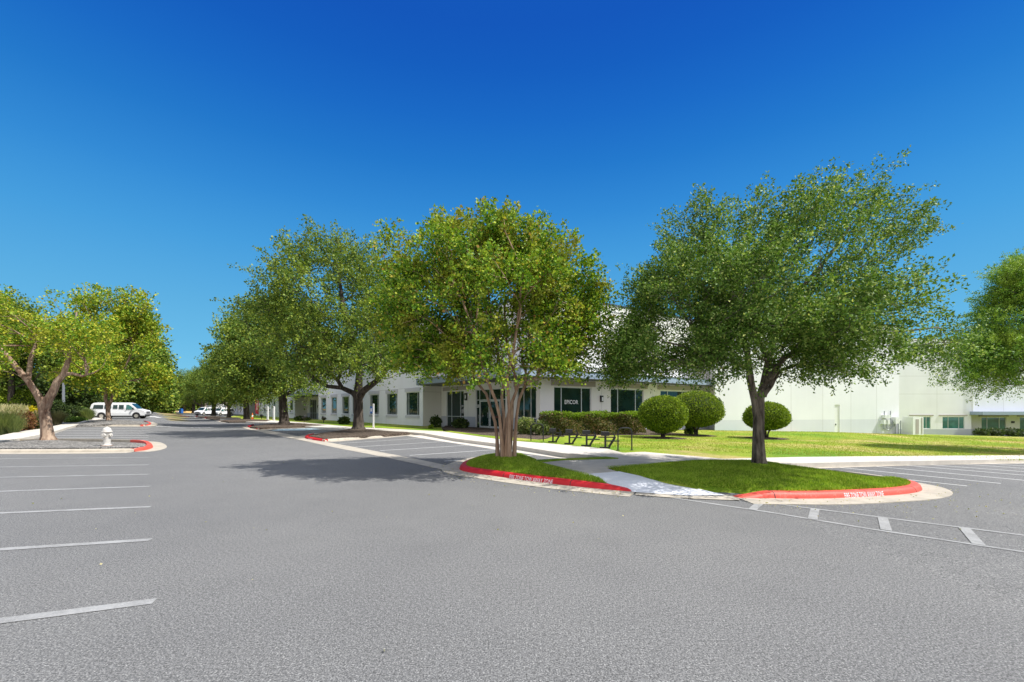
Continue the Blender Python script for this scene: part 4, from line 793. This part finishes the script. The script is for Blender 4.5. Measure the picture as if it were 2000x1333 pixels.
text_on('number_lettering', '20', on_plane(q0, D, .34, .24, 1.75), M['lit'], bld, bold=.02)
wl_ = slab(P0, D, N, [(u_(909), u_(913), .03, .12, 2.35, 2.95)], 'wall_lamp', M['black'], bld, BO); slab(P0, D, N, [(u_(910.2), u_(912.2), .123, .13, 2.5, 2.8)], 'lamp_lens', M['box'], wl_, BO)
# right hand face with three wide windows
LR = (C4 - C3).length; RD = (C4 - C3).normalized(); RNn = Vector((RD.y, -RD.x, 0)); ur = lambda px: uu(C3, RD, px)
wr = [(1082, 1155, (.20, .74)), (1193, 1257, (.22, .76)), (1290, 1350, (.24, .72))]; opr = [(ur(a), ur(b), .75, 3.17) for a, b, m in wr]
facade(C3, RD, RNn, 0, LR, -1, HT, opr, bld, BO, CM, 'wall', band=.85, joints=(ur(1175), ur(1275)), zj=(3.95,))
for k, (a, b, mu) in enumerate(wr):
    o = opr[k]; w = window(C3, RD, RNn, *o, mu, bld, BO, M['glass'], fm=M['frame'], fw=.06)
    slab(C3, RD, RNn, [(ur(a - 6), ur(b + 7), .003, .07, 3.24, 3.62)], 'lintel', M['trim'], bld, BO)
    if k == 0:
        e0, e1 = ur(1104.5), ur(1131); q = C3 + RD * e0 - RNn * .09 - BO; zz = 1.98
        text_on('window_lettering', 'EPICOR', on_plane(q, RD, e1 - e0, .29, zz), M['lit'], w, bold=.012)
for px in (1174, 1275.5):
    c = ur(px); lp = slab(C3, RD, RNn, [(c - .13, c + .13, .003, .12, 2.15, 2.62)], 'wall_lamp', M['black'], bld, BO); slab(C3, RD, RNn, [(c - .04, c + .10, .123, .135, 2.22, 2.5)], 'lamp_lens', M['box'], lp, BO)
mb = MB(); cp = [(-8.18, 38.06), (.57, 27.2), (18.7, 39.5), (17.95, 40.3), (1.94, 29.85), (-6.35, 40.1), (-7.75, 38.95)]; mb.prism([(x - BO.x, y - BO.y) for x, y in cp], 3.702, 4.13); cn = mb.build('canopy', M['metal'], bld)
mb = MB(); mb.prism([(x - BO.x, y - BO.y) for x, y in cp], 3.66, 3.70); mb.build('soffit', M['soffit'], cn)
mb = MB(); mb.mi = 0
for a, b in (((-8.18, 38.06), (.57, 27.2)), ((.57, 27.2), (18.7, 39.5))):
    A_, B_ = Vector((*a, 0)) - BO, Vector((*b, 0)) - BO; t = (B_ - A_).normalized(); nn = Vector((t.y, -t.x, 0)); mb.tube([A_ + nn * .02 + Vector((0, 0, 4.15)), B_ + nn * .02 + Vector((0, 0, 4.15))], .035, 6)
mb.build('canopy_trim', M['soffit'], cn)
# tall white side wall with a service door
facade(C4, (C5 - C4).normalized(), Vector((-1, 0, 0)), 0, (C5 - C4).length, -1, HT, [], bld, BO, CM, 'return_wall', band=.65)
WD = (C6 - C5).normalized(); WN = Vector((WD.y, -WD.x, 0)); uw = lambda px: uu(C5, WD, px); LW = (C6 - C5).length
dz = zat(791, 40.5)
facade(C5, WD, WN, 0, LW, -2, HT, [(uw(1630), uw(1640), -.8, dz)], bld, BO, [M['wall'], M['pale_band'], M['joint']], 'wall', band=.68, joints=(uw(1545), uw(1607), uw(1662), uw(1712)), zj=(4.9,), reveal=.12)
sd = slab(C5, WD, WN, [(uw(1630), uw(1640), -.11, -.06, -.8, dz)], 'door', M['white'], bld, BO); slab(C5, WD, WN, [(uw(1632.5), uw(1633.6), -.058, .0, .15, .3)], 'handle', M['chrome'], sd, BO)
slab(C5, WD, WN, [(uw(1592), uw(1600), .003, .08, -.62, -.42)], 'vent', M['black'], bld, BO)
# side, back and roof
foot = [C1 + ADIR * (rec2[1] + 36), C1, C2, C3, C4, C5, C6, C6 + Vector((2, 40, 0)), Vector((-40, 190, 0))]
mb = MB(); mb.prism([(p.x - BO.x, p.y - BO.y) for p in foot], HT - .5, HT - .4); mb.build('roof', M['band'], bld)
mb = MB(); q = [p - BO for p in foot[6:]] + [foot[0] - BO]
for a, b in zip(q[:-1], q[1:]): mb.add([(a.x, a.y, -3), (b.x, b.y, -3), (b.x, b.y, HT), (a.x, a.y, HT)], [(0, 1, 2, 3)])
mb.build('wall', M['wall'], bld)
mb = MB(); q = [p - BO for p in foot[:7]]
for a, b in zip(q[:-1], q[1:]):
    t = (b - a).normalized(); nn = Vector((t.y, -t.x, 0)) * -1
    nn = Vector((t.y, -t.x, 0)); s = nn * .05; i_ = -nn * .3; mb.prism([((a + s).x, (a + s).y), ((b + s).x, (b + s).y), ((b + i_).x, (b + i_).y), ((a + i_).x, (a + i_).y)], HT + .003, HT + .16)
mb.build('parapet_cap', M['navy'], bld)
mb = MB(); mb.box((16 - BO.x, 39.6 - BO.y, HT - 4.9), (16 - BO.x + .1, 39.7 - BO.y, HT - 4.8)); 
# electrical gear on the white wall
eg = empty('electrical_gear', (*(C5 + WD * uw(1735)).xy, -1)); EO = Vector(eg.location); tag(eg, 'white electrical meters, conduits and cabinet at the end of the tall white wall', 'electrical gear')
def wz(py, Zd=41.5): return zat(py, Zd)
for a, b, t_, bt in ((1721, 1727, 811, 817), (1726, 1732, 811, 817), (1719, 1723, 820, 829), (1727, 1731, 820, 829), (1742, 1750, 815, 828)):
    m_ = slab(C5, WD, WN, [(uw(a), uw(b), .01, .35, wz(bt) + 1, wz(t_) + 1)], 'meter_box', M['box'], eg, Vector((EO.x, EO.y, 0)))
mb = MB(); rngp = random.Random(4)
for px, y0, y1 in ((1724, 803, 811), (1736, 803, 830), (1722, 829, 838), (1729, 829, 836), (1745, 828, 853), (1751, 820, 853), (1756, 822, 853), (1740, 822, 834)):
    q = C5 + WD * uw(px) + WN * .15 - EO; mb.tube([(q.x, q.y, wz(y0) + 1), (q.x, q.y, wz(y1) + 1)], .045, 6)
for px0, y0, px1, y1 in ((1722, 838, 1740, 834), (1729, 836, 1745, 829), (1731, 820, 1742, 826)):
    q0_, q1_ = C5 + WD * uw(px0) + WN * .15 - EO, C5 + WD * uw(px1) + WN * .15 - EO; mb.tube([(q0_.x, q0_.y, wz(y0) + 1), ((q0_.x + q1_.x) / 2, (q0_.y + q1_.y) / 2, wz(max(y0, y1) + 2) + 1), (q1_.x, q1_.y, wz(y1) + 1)], .03, 6)
mb.build('conduit', M['steel'], eg)
mb = MB(); q = C6 + WN * .0 + WD * -.6 - EO
slab(C5, WD, WN, [(uw(1754), uw(1774), .35, 1.3, wz(851) + 1, wz(814.5) + 1)], 'cabinet', M['white'], eg, Vector((EO.x, EO.y, 0)))
slab(C5, WD, WN, [(uw(1759), uw(1765), 1.303, 1.32, wz(847) + 1, wz(819) + 1), (uw(1770), uw(1771.5), 1.303, 1.33, wz(847) + 1, wz(816) + 1)], 'cabinet_door', M['trim'], eg, Vector((EO.x, EO.y, 0)))
slab(C5, WD, WN, [(uw(1752), uw(1790), .2, 1.9, wz(856) + 1, wz(850.5) + 1)], 'base_slab', M['concrete'], eg, Vector((EO.x, EO.y, 0)))
# neighbouring building at the right
nb = empty('neighbouring_building', (55, 58, -1.7)); tag(nb, 'pale building beyond the lawn at the right with square teal windows and flat canopy', 'building'); NO = Vector((55, 58, -1.7))
P0 = Vector((*at(1700, 58), 0)); DX = Vector((1, 0, 0)); NX = Vector((0, -1, 0)); un = lambda px, Zd=58: (px - 1700) / F * Zd
zz = lambda py, Zd=58: zat(py, Zd) + 1.7
nops = [(un(1783.5), un(1818), zz(837.6), zz(814.5)), (un(1841), un(1884), zz(838), zz(814.5))]
facade(P0, DX, NX, 0, un(1897), -1.5, 12.5, nops, nb, Vector((NO.x, NO.y, 0)), WM, 'wall', band=zz(838.6), joints=(un(1830),), zj=(zz(770), zz(735)))
for o in nops:
    window(P0, DX, NX, *o, (.27, .76), nb, Vector((NO.x, NO.y, 0)), M['glass_teal']); slab(P0, DX, NX, [(o[0] - .5, o[1] + .3, .003, .08, zz(812.8), zz(810.6))], 'lintel', M['trim'], nb, Vector((NO.x, NO.y, 0)))
P1 = P0 + Vector((0, 1.8, 0)); u1_ = lambda px: (px - 1700) / F * 59.8 + (P0.x * 0) + ((1700 - HX) / F * 59.8 - P1.x); z1_ = lambda py: zat(py, 59.8) + 1.7
nop2 = [(u1_(1917), u1_(1965), 0, z1_(815)), (u1_(1992), u1_(2040), 0, z1_(815))]
facade(P1, DX, NX, un(1897), un(2400), -1.5, z1_(805), nop2, nb, Vector((NO.x, NO.y, 0)), CM, 'wall', band=z1_(838.6))
facade(P0 + DX * un(1897), Vector((0, 1, 0)), DX, 0, 1.8, -1.5, z1_(805), [], nb, Vector((NO.x, NO.y, 0)), CM, 'return_wall', band=zz(838.6))
facade(P0, DX, NX, un(1897), un(2400), zz(806.5), 12.5, [], nb, Vector((NO.x, NO.y, 0)), WM, 'wall', joints=(un(1899), un(1960)), zj=(zz(770),))
for o in nop2:
    window(P1, DX, NX, *o, (.24, .74), nb, Vector((NO.x, NO.y, 0)), M['glass_teal'], fw=.07); slab(P1, DX, NX, [(o[0] - .4, o[1] + .3, .003, .08, z1_(814.2), z1_(811))], 'lintel', M['trim'], nb, Vector((NO.x, NO.y, 0)))
slab(P1, DX, NX, [(u1_(1975), u1_(1980), .003, .12, z1_(827), z1_(823))], 'wall_lamp', M['black'], nb, Vector((NO.x, NO.y, 0)))
cn = slab(P0, DX, NX, [(un(1894), un(2400), .004, 1.6, zz(810.4), zz(804.2))], 'canopy', M['metal'], nb, Vector((NO.x, NO.y, 0)))
slab(P0, DX, NX, [(un(1894), un(2400), -1.75, 1.6, zz(810.4) - .05, zz(810.4) - .003)], 'soffit', M['soffit'], cn, Vector((NO.x, NO.y, 0)))
mb = MB(); mb.box((P0.x - NO.x, .05, 12.5 - .3), (80, 60, 12.4)); mb.build('roof', M['band'], nb)
mb = MB(); a = un(1899); q = P0 + DX * a - NO; mb.tube([(q.x, q.y - .08, zz(804)), (q.x, q.y - .08, 12.4)], .07, 8); mb.build('downpipe', M['white'], nb)
# distant low white building behind the vans
db = empty('far_building', (-70, 150, 0)); tag(db, 'distant low white building behind the box truck', 'building')
x0, x1 = at(400, 150)[0] + 70, at(450, 150)[0] + 70; mb = MB(); mb.box((x0, 0, -.5), (x1, 14, zat(783, 150))); mb.build('wall', M['wall'], db)
mb = MB(); mb.box((x0 - .3, -.3, zat(783, 150) + .003), (x1 + .3, 14.3, zat(782, 150) + .2)); mb.build('roof', M['trim'], db)
mb = MB(); mb.box((x0 + 1, -.04, .4), (x0 + 3, -.003, 3)); mb.build('door', M['chrome'], db)

# ------------------------------------------------------------------ bicycle racks and hoops
def rack():
    o = empty('bicycle_rack', (0, 0, 0)); gm = M['gunmetal']
    def bar(n, a, b, w=.066, mat=gm, parent=o):
        A, B = Vector(a), Vector(b); t = (B - A); L_ = t.length; mb = MB(); mb.M = Matrix.Translation(A) @ t.to_track_quat('X', 'Z').to_matrix().to_4x4(); mb.box((0, -w / 2, -w / 2), (L_, w / 2, w / 2), .006); return mb.build(n, mat, parent)
    bar('foot', (-.19, 0, .028), (.25, 0, .028)); bar('post', (.05, 0, .056), (.05, 0, .50), .085); bar('brace', (.20, 0, .056), (.46, 0, .46), .085); bar('brace', (.46, 0, .44), (.36, 0, .62), .05)
    bar('cross_bar', (-.24, .09, .44), (.44, .09, .44), .05); bar('cross_bar', (.09, -.09, .30), (.62, -.09, .30), .05)
    mb = MB(); mb.box((-.13, -.15, .50), (.20, .15, .665), .01); mb.build('bin_box', gm, o); return o
rk = rack(); tag(rk, None, 'bicycle rack', 'row of steel bicycle racks beside the pavement')
RK = [(1078, 864.5), (1110, 868), (1143.5, 872), (1180, 876)]
RL = ['angular steel bicycle rack nearest the left hoop, behind the other three', 'second bicycle rack from the left hoop', 'third bicycle rack from the left hoop', 'angular steel bicycle rack nearest the right hoop, largest of the four']
for k, (px, py) in enumerate(RK):
    c = rk if k == 0 else copy_tree(rk); x, y = G(px, py, .15); c.location = (x, y, gz(x, y) + .15); c.rotation_euler = (0, 0, R(-6)); s = .93; c.scale = (s * .95, s, s); c['label'] = RL[k]
def hoop(px0, px1, py, label):
    a, b = Vector((*G(px0, py, .15), 0)), Vector((*G(px1, py, .15), 0)); g = gz(a.x, a.y) + .15; o = empty('bicycle_hoop', (a.x, a.y, g)); d = b - a; L_ = d.length; t = d / L_; h = 44 / 81 * 1.45; r = .16; pts = [(0, 0, 0), (0, 0, h - r)]
    for k in range(1, 6): q = pi / 2 * k / 6; pts.append(tuple(t * (r - r * cos(q)) + Vector((0, 0, h - r + r * sin(q)))))
    pts.append(tuple(t * r + Vector((0, 0, h)))); pts.append(tuple(t * (L_ - r) + Vector((0, 0, h))))
    for k in range(1, 6): q = pi / 2 * k / 6; pts.append(tuple(t * (L_ - r + r * sin(q)) + Vector((0, 0, h - r + r * cos(q)))))
    pts += [tuple(t * L_ + Vector((0, 0, h - r))), tuple(t * L_)]
    mb = MB(); mb.tube(pts, .024, 8); mb.build('hoop_tube', M['black'], o, True)
    for q in (Vector((0, 0, 0)), d): m2 = MB(); m2.lathe([(.07, .002), (.07, .012), (.03, .014)], 12, q); m2.build('foot_plate', M['black'], o)
    tag(o, label, 'bicycle hoop', 'arched steel hoops at either end of the racks')
hoop(1037, 1061, 862, 'arched black hoop at the left end of the bicycle racks'); hoop(1207, 1234, 880, 'arched black hoop at the right end of the bicycle racks')

# ------------------------------------------------------------------ fire hydrant
x, y = G(209, 871.5, .16); hy = empty('fire_hydrant', (x, y, gz(x, y) + .17)); tag(hy, 'short off white fire hydrant with rusty base on the gravel island', 'fire hydrant'); hy.scale = (.84, .84, .90)
mb = MB(); mb.lathe([(.19, 0), (.19, .035), (.14, .05), (.135, .10), (.135, .54), (.15, .56), (.15, .59), (.14, .60)], 24); mb.build('barrel', M['offwhite'], hy, True)
mb = MB(); mb.lathe([(.20, .602), (.20, .635), (.165, .645), (.16, .69), (.145, .74), (.11, .78), (.055, .80), (.035, .80), (.035, .845)], 24); bn = mb.build('bonnet', M['offwhite'], hy, True)
for a, r_ in ((0, .06), (pi / 2 * 3, .075), (pi, .06)):
    d = Vector((cos(a), sin(a), 0)); mb = MB(); mb.tube([d * .09 + Vector((0, 0, .47)), d * .17 + Vector((0, 0, .47))], r_, 14); nz_ = mb.build('nozzle', M['offwhite'], hy, True)
    mb = MB(); mb.tube([d * .17 + Vector((0, 0, .47)), d * .215 + Vector((0, 0, .47))], r_ * 1.25, 8); mb.tube([d * .215 + Vector((0, 0, .47)), d * .25 + Vector((0, 0, .47))], .02, 5); mb.build('cap', M['offwhite'], nz_, True)
mb = MB(); mb.lathe([(.235, -.02), (.235, .012), (.2, .018)], 20); mb.build('flange', M['rust'], hy)

# ------------------------------------------------------------------ vehicles
def van(name, label, loc, rz, Lg=5.9, Hh=2.1, Wd=2.0, group=None, wins=True, sc=1.0):
    """long passenger van, nose towards +x, centre at origin"""
    o = empty(name, loc, rz); o.scale = (sc,) * 3; tag(o, label, 'van', group)
    out = [(-2.88, .42), (-2.94, .9), (-2.92, 1.25), (-2.80, 1.86), (-2.62, 2.04), (-2.2, 2.10), (.95, 2.10), (1.30, 2.02), (1.62, 1.72), (2.02, 1.30), (2.35, 1.21), (2.76, 1.10), (2.90, .95), (2.94, .60), (2.90, .42)]
    mb = MB(); n = len(out); secs = []
    for yy, ins in ((-1.0, 0), (-.97, 0)): pass
    ring = lambda y, dz, inset: [(x * (1 - inset), y, .42 + (z - .42) * (1 - dz)) for x, z in out]
    prof = []
    vs = []
    for x, z in out:                                   # cross section narrows towards the roof
        w = 1.0 if z < 1.15 else 1.0 - (z - 1.15) * .17; vs += [(x, -w, z), (x, -w * .86, z + (.0 if z < 2 else .03)), (x, w * .86, z + (.0 if z < 2 else .03)), (x, w, z)]
    fs = []
    for i in range(n):
        j = (i + 1) % n
        for k in range(3): fs.append((i * 4 + k, i * 4 + k + 1, j * 4 + k + 1, j * 4 + k))
    fs += [tuple(i * 4 for i in range(n - 1, -1, -1)), tuple(i * 4 + 3 for i in range(n))]; mb.add(vs, fs); body = mb.build('body', M['white'], o, False)
    def sideq(nm, pts, m_, off=.006, par=o):
        for sgn in (-1, 1):
            g_ = MB(); q = []
            for x, z in pts: w = 1.0 if z < 1.15 else 1.0 - (z - 1.15) * .17; q.append((x, sgn * (w + off), z))
            q2 = [(a, b - sgn * .02, c) for a, b, c in q]; k = len(q); g_.add(q + q2, [tuple(range(k)), tuple(range(2 * k - 1, k - 1, -1))] + [(i, (i + 1) % k, k + (i + 1) % k, k + i) for i in range(k)]); g_.build(nm, m_, par)
    if wins:
        sideq('side_window', [(-2.62, 1.32), (-1.55, 1.32), (-1.55, 1.82), (-2.52, 1.82)], M['glass']); sideq('side_window', [(-1.42, 1.32), (-.72, 1.32), (-.72, 1.82), (-1.42, 1.82)], M['glass'])
        sideq('side_window', [(-.52, 1.32), (-.05, 1.32), (-.05, 1.82), (-.52, 1.82)], M['glass']); sideq('side_window', [(.10, 1.30), (.62, 1.30), (.62, 1.82), (.10, 1.82)], M['glass'])
        sideq('side_window', [(.88, 1.22), (1.78, 1.22), (1.45, 1.62), (1.15, 1.84), (.88, 1.84)], M['glass_teal'])
        sideq('door_seam', [(.75, .55), (.765, .55), (.765, 1.95), (.75, 1.95)], M['chrome'], .003); sideq('door_seam', [(-.63, .55), (-.615, .55), (-.615, 1.95), (-.63, 1.95)], M['chrome'], .003); sideq('door_seam', [(.02, .55), (.035, .55), (.035, 1.95), (.02, 1.95)], M['chrome'], .003)
        sideq('side_handle', [(.80, 1.08), (.94, 1.08), (.94, 1.12), (.80, 1.12)], M['chrome'], .02); sideq('tail_light', [(-2.93, .95), (-2.80, .95), (-2.80, 1.25), (-2.90, 1.25)], M['lamp_red'], .01)
    g_ = MB(); g_.add([(1.34, -.78, 2.0), (1.34, .78, 2.0), (2.02, .84, 1.335), (2.02, -.84, 1.335)], [(0, 1, 2, 3)]); g_.build('windscreen', M['glass'], o).location = (.02, 0, .02)
    g_ = MB(); g_.box((2.86, -.95, .42), (3.02, .95, .62), .03); g_.build('bumper', M['chrome'], o); g_ = MB(); g_.box((-3.02, -.95, .42), (-2.90, .95, .60), .03); g_.build('bumper', M['chrome'], o)
    g_ = MB(); g_.box((2.90, -.55, .68), (2.965, .55, .98), .01); g_.build('grille', M['chrome'], o)
    for sgn in (-1, 1):
        g_ = MB(); g_.box((2.84, sgn * .60, .70), (2.95, sgn * .93, .96) if sgn > 0 else (2.95, sgn * .60, .96)); g_.v = [(x, y, z) for x, y, z in g_.v]; g_ = MB(); a, b = sorted((sgn * .60, sgn * .93)); g_.box((2.84, a, .70), (2.96, b, .96), .01); g_.build('headlight', M['lamp_clear'], o)
        g_ = MB(); a, b = sorted((sgn * 1.0, sgn * 1.22)); g_.box((1.60, a, 1.22), (1.72, b, 1.48), .02); g_.build('mirror', M['black'], o)
        for wx in (-1.72, 1.98):
            g_ = MB(); g_.tube([(wx, sgn * .80, .37), (wx, sgn * 1.005, .37)], .37, 20); wh = g_.build('wheel', M['tyre'], o); g_ = MB(); g_.tube([(wx, sgn * 1.006, .37), (wx, sgn * 1.02, .37)], .22, 14); g_.build('rim', M['rim'], wh)
            g_ = MB(); g_.tube([(wx, sgn * 1.0015, .42), (wx, sgn * 1.003, .42)], .45, 18); g_.build('wheel_arch', M['black'], o)
    g_ = MB(); g_.box((-2.8, -.9, .25), (2.8, .9, .42)); g_.build('chassis', M['black'], o); return o
x, y = at(237, 53); van('parked_van', 'long white passenger van parked behind the slender crepe myrtle', (x, y, gz(x, y)), R(20), sc=.89)
def front_van(label, px, Zd, wpx, rz=-100):
    x, y = at(px, Zd); s = wpx / F * Zd / 2.0; return van('parked_van', label, (x, y, gz(x, y)), R(rz), group='white vans parked beyond the live oaks', sc=s)
front_van('white van facing the street beside the box truck, leftmost of the parked vans', 404.5, 108, 15); front_van('white van parked between the box truck and the dark trunk', 422, 112, 14); front_van('white van parked nearest the far wing windows', 436, 106, 14)
def box_truck(label, px, Zd, wpx):
    x, y = at(px, Zd); s = wpx / F * Zd / 2.4; o = empty('box_truck', (x, y, gz(x, y)), R(-100)); o.scale = (s,) * 3; tag(o, label, 'truck', None)
    m_ = MB(); m_.box((-3.2, -1.2, .9), (1.2, 1.2, 3.4), .03); m_.build('cargo_box', M['white'], o); m_ = MB(); m_.box((1.25, -1.0, .5), (2.9, 1.0, 1.35), .12); m_.box((1.25, -.95, 1.3), (2.1, .95, 2.2), .15); m_.build('cab', M['white'], o)
    m_ = MB(); m_.add([(2.14, -.8, 2.05), (2.14, .8, 2.05), (2.16, .85, 1.45), (2.16, -.85, 1.45)], [(0, 1, 2, 3)]); m_.build('windscreen', M['glass'], o); m_ = MB(); m_.box((2.88, -.6, .7), (2.93, .6, 1.1)); m_.build('grille', M['chrome'], o)
    for sg in (-1, 1):
        for wx in (-2.2, 2.1): m_ = MB(); m_.tube([(wx, sg * .8, .42), (wx, sg * 1.1, .42)], .42, 16); m_.build('wheel', M['tyre'], o)
box_truck('white box truck parked among the vans behind the live oaks', 417, 120, 16)
def car(label, px, Zd, wpx, side):
    x, y = at(px, Zd); s = wpx / F * Zd / 4.6; o = empty('parked_car', (x, y, gz(x, y)), R(0 if side else 180)); o.scale = (s,) * 3; tag(o, label, 'car', 'white cars parked past the end of the road')
    pr = [(-2.3, .35), (-2.3, .85), (-1.9, .98), (-1.3, 1.42), (.3, 1.45), (1.0, 1.0), (2.1, .85), (2.3, .6), (2.3, .35)]; m_ = MB(); n = len(pr); m_.add([(a, -.88, b) for a, b in pr] + [(a, .88, b) for a, b in pr], [tuple(range(n)), tuple(range(2 * n - 1, n - 1, -1))] + [(i, (i + 1) % n, n + (i + 1) % n, n + i) for i in range(n)]); m_.build('body', M['white'], o)
    for sg in (-1, 1):
        m_ = MB(); pp = [(-1.65, 1.0), (-1.2, 1.36), (.25, 1.38), (.8, 1.0)]; m_.add([(a, sg * .885, b) for a, b in pp], [(0, 1, 2, 3)]); m_.build('side_window', M['glass'], o)
        for wx in (-1.4, 1.45): m_ = MB(); m_.tube([(wx, sg * .7, .33), (wx, sg * .9, .33)], .33, 14); m_.build('wheel', M['tyre'], o)
car('white car farther left of the two parked past the road end', 337, 150, 12, True); car('white car beside it, partly behind a live oak trunk', 346, 143, 10, False)

# ------------------------------------------------------------------ street furniture
def post_sign(px, Zd, top, label, panel=None, r=.09):
    x, y = at(px, Zd); g = gz(x, y) + .14; h = zat(top, Zd) - g; o = empty('sign_post', (x, y, g)); tag(o, label, 'sign post', 'white accessible parking sign posts')
    m_ = MB(); m_.box((-r, -r, -.1), (r, r, h), .015); m_.build('post', M['white'], o); m_ = MB(); m_.box((-r * 1.4, -r * 1.4, -.08), (r * 1.4, r * 1.4, .1), .01); m_.build('base', M['concrete'], o)
    if panel:
        m_ = MB(); m_.box((-.26, -.02, h - .75), (-r - .005, .02, h - .2)); pn = m_.build('sign_panel', M['blue'], o); m_ = MB(); m_.box((-.22, -.026, h - .6), (-.13, -.022, h - .35)); m_.build('symbol', M['lit'], pn)
post_sign(729.5, 34.5, 789, 'white post with a blue sign edge right of the tallest live oak trunk', True, .055)
post_sign(523, 62, 794, 'white post left of the second live oak, the farther left of two', None, .10); post_sign(535, 60, 794, 'white post left of the second live oak, nearer its trunk', None, .10)
def bollard_light(px, Zd, label, flip=1):
    x, y = at(px, Zd); g = gz(x, y) + .14; o = empty('landscape_light', (x, y, g)); tag(o, label, 'landscape light', 'landscape lights in the grass along the wall'); m_ = MB(); m_.tube([(0, 0, 0), (0, 0, .35)], .04, 8); m_.build('stem', M['black'], o)
    m_ = MB(); m_.M = Matrix.Translation((0, 0, .5)) @ Matrix.Rotation(R(35 * flip), 4, 'Y'); m_.lathe([(.10, -.18), (.2, -.1), (.26, .12), (.26, .16)], 14); m_.build('lamp_head', M['black'], o, True)
bollard_light(632, 47, 'black landscape lamp on the grass left of the tallest live oak'); bollard_light(595, 52, 'black landscape lamp before the recessed entrance', -1); bollard_light(511, 66, 'black landscape lamp right of the red flag')
x, y = at(493, 62); g = gz(x, y) + .17; o = empty('traffic_cone', (x, y, g)); tag(o, 'orange traffic cone beneath the red flag', 'traffic cone'); m_ = MB(); m_.box((-.25, -.25, 0), (.25, .25, .05)); m_.build('base', M['cone'], o); m_ = MB(); m_.lathe([(.19, .051), (.04, .95)], 16); cc = m_.build('body', M['cone'], o, True); m_ = MB(); m_.lathe([(.135, .38), (.10, .62)], 16); m_.build('white_band', M['white'], cc, True)
x, y = at(502, 80); g = gz(x, y); o = empty('feather_flag', (x, y, g)); tag(o, 'tall red feather flag with pale writing at the far recess', 'flag'); m_ = MB(); m_.tube([(.32, 0, 0), (.32, 0, 4.3), (.2, 0, 4.6), (0, 0, 4.7)], .03, 6); m_.build('pole', M['steel'], o)
m_ = MB(); ff = [(.30, .7), (-.28, .85), (-.30, 3.8), (-.18, 4.35), (.06, 4.62), (.30, 4.3)]; m_.add([(a, -.01, b) for a, b in ff] + [(a, .01, b) for a, b in ff], [tuple(range(6)), tuple(range(11, 5, -1))] + [(i, (i + 1) % 6, 6 + (i + 1) % 6, 6 + i) for i in range(6)]); fl = m_.build('banner', M['banner'], o)
m_ = MB()
for k in range(9): m_.box((-.09, -.016, 1.5 + k * .22), (.10, -.012, 1.62 + k * .22))
m_.build('banner_marks', M['lit'], fl)
x, y = at(124, 45); g = gz(x, y); o = empty('lamp_post', (x, y, g)); tag(o, 'grey lamp post rising behind the forked crepe myrtle', 'lamp post'); m_ = MB(); m_.tube([(0, 0, 0), (0, 0, 4.2)], [.13, .10], 10); m_.build('pole', M['steel'], o, True); m_ = MB(); m_.box((-.2, -.2, -.1), (.2, .2, .25), .02); m_.build('base', M['concrete'], o); m_ = MB(); m_.lathe([(.1, 4.2), (.3, 4.25), (.3, 4.4), (.06, 4.5)], 14); m_.build('lamp_head', M['steel'], o, True)
x, y = at(353.5, 128); g = gz(x, y); o = empty('blue_bin', (x, y, g)); tag(o, 'small blue collection box beside the road end', 'bin'); m_ = MB(); m_.box((-.4, -.4, .15), (.4, .4, 1.3), .06); m_.build('body', M['blue'], o); m_ = MB(); m_.box((-.34, -.34, 1.303), (.34, .34, 1.5), .08); m_.build('lid', M['blue'], o)
# leaf litter on the asphalt near the kerbs
rng = np.random.default_rng(9); cs = []
for k in range(600):
    if rng.random() < .6: q, t = along(ka, rng.random() * alen(ka)); n_ = Vector((t.y, -t.x, 0)); q = q + n_ * (.06 + abs(rng.normal()) * .5)
    else: q, t = along(kb, rng.random() * alen(kb)); n_ = Vector((t.y, -t.x, 0)); q = q + n_ * (.06 + abs(rng.normal()) * .8)
    cs.append((q.x, q.y, gz(q.x, q.y) + .02))
for k in range(110):
    u, v = rng.uniform(-9, 11), rng.uniform(2.6, 15); cs.append((u, v, gz(u, v) + .014))
cs = np.array(cs); ax = rng.normal(size=cs.shape); ax[:, 2] *= .15; o = leaves('leaf_litter', cs, ax, .026 * rng.uniform(.5, 1.3, len(cs)), LF['straw'], None, rng, .4, .05); tag(o, 'dry fallen leaves scattered on the asphalt and along the kerbs', 'fallen leaves', None, 'stuff')
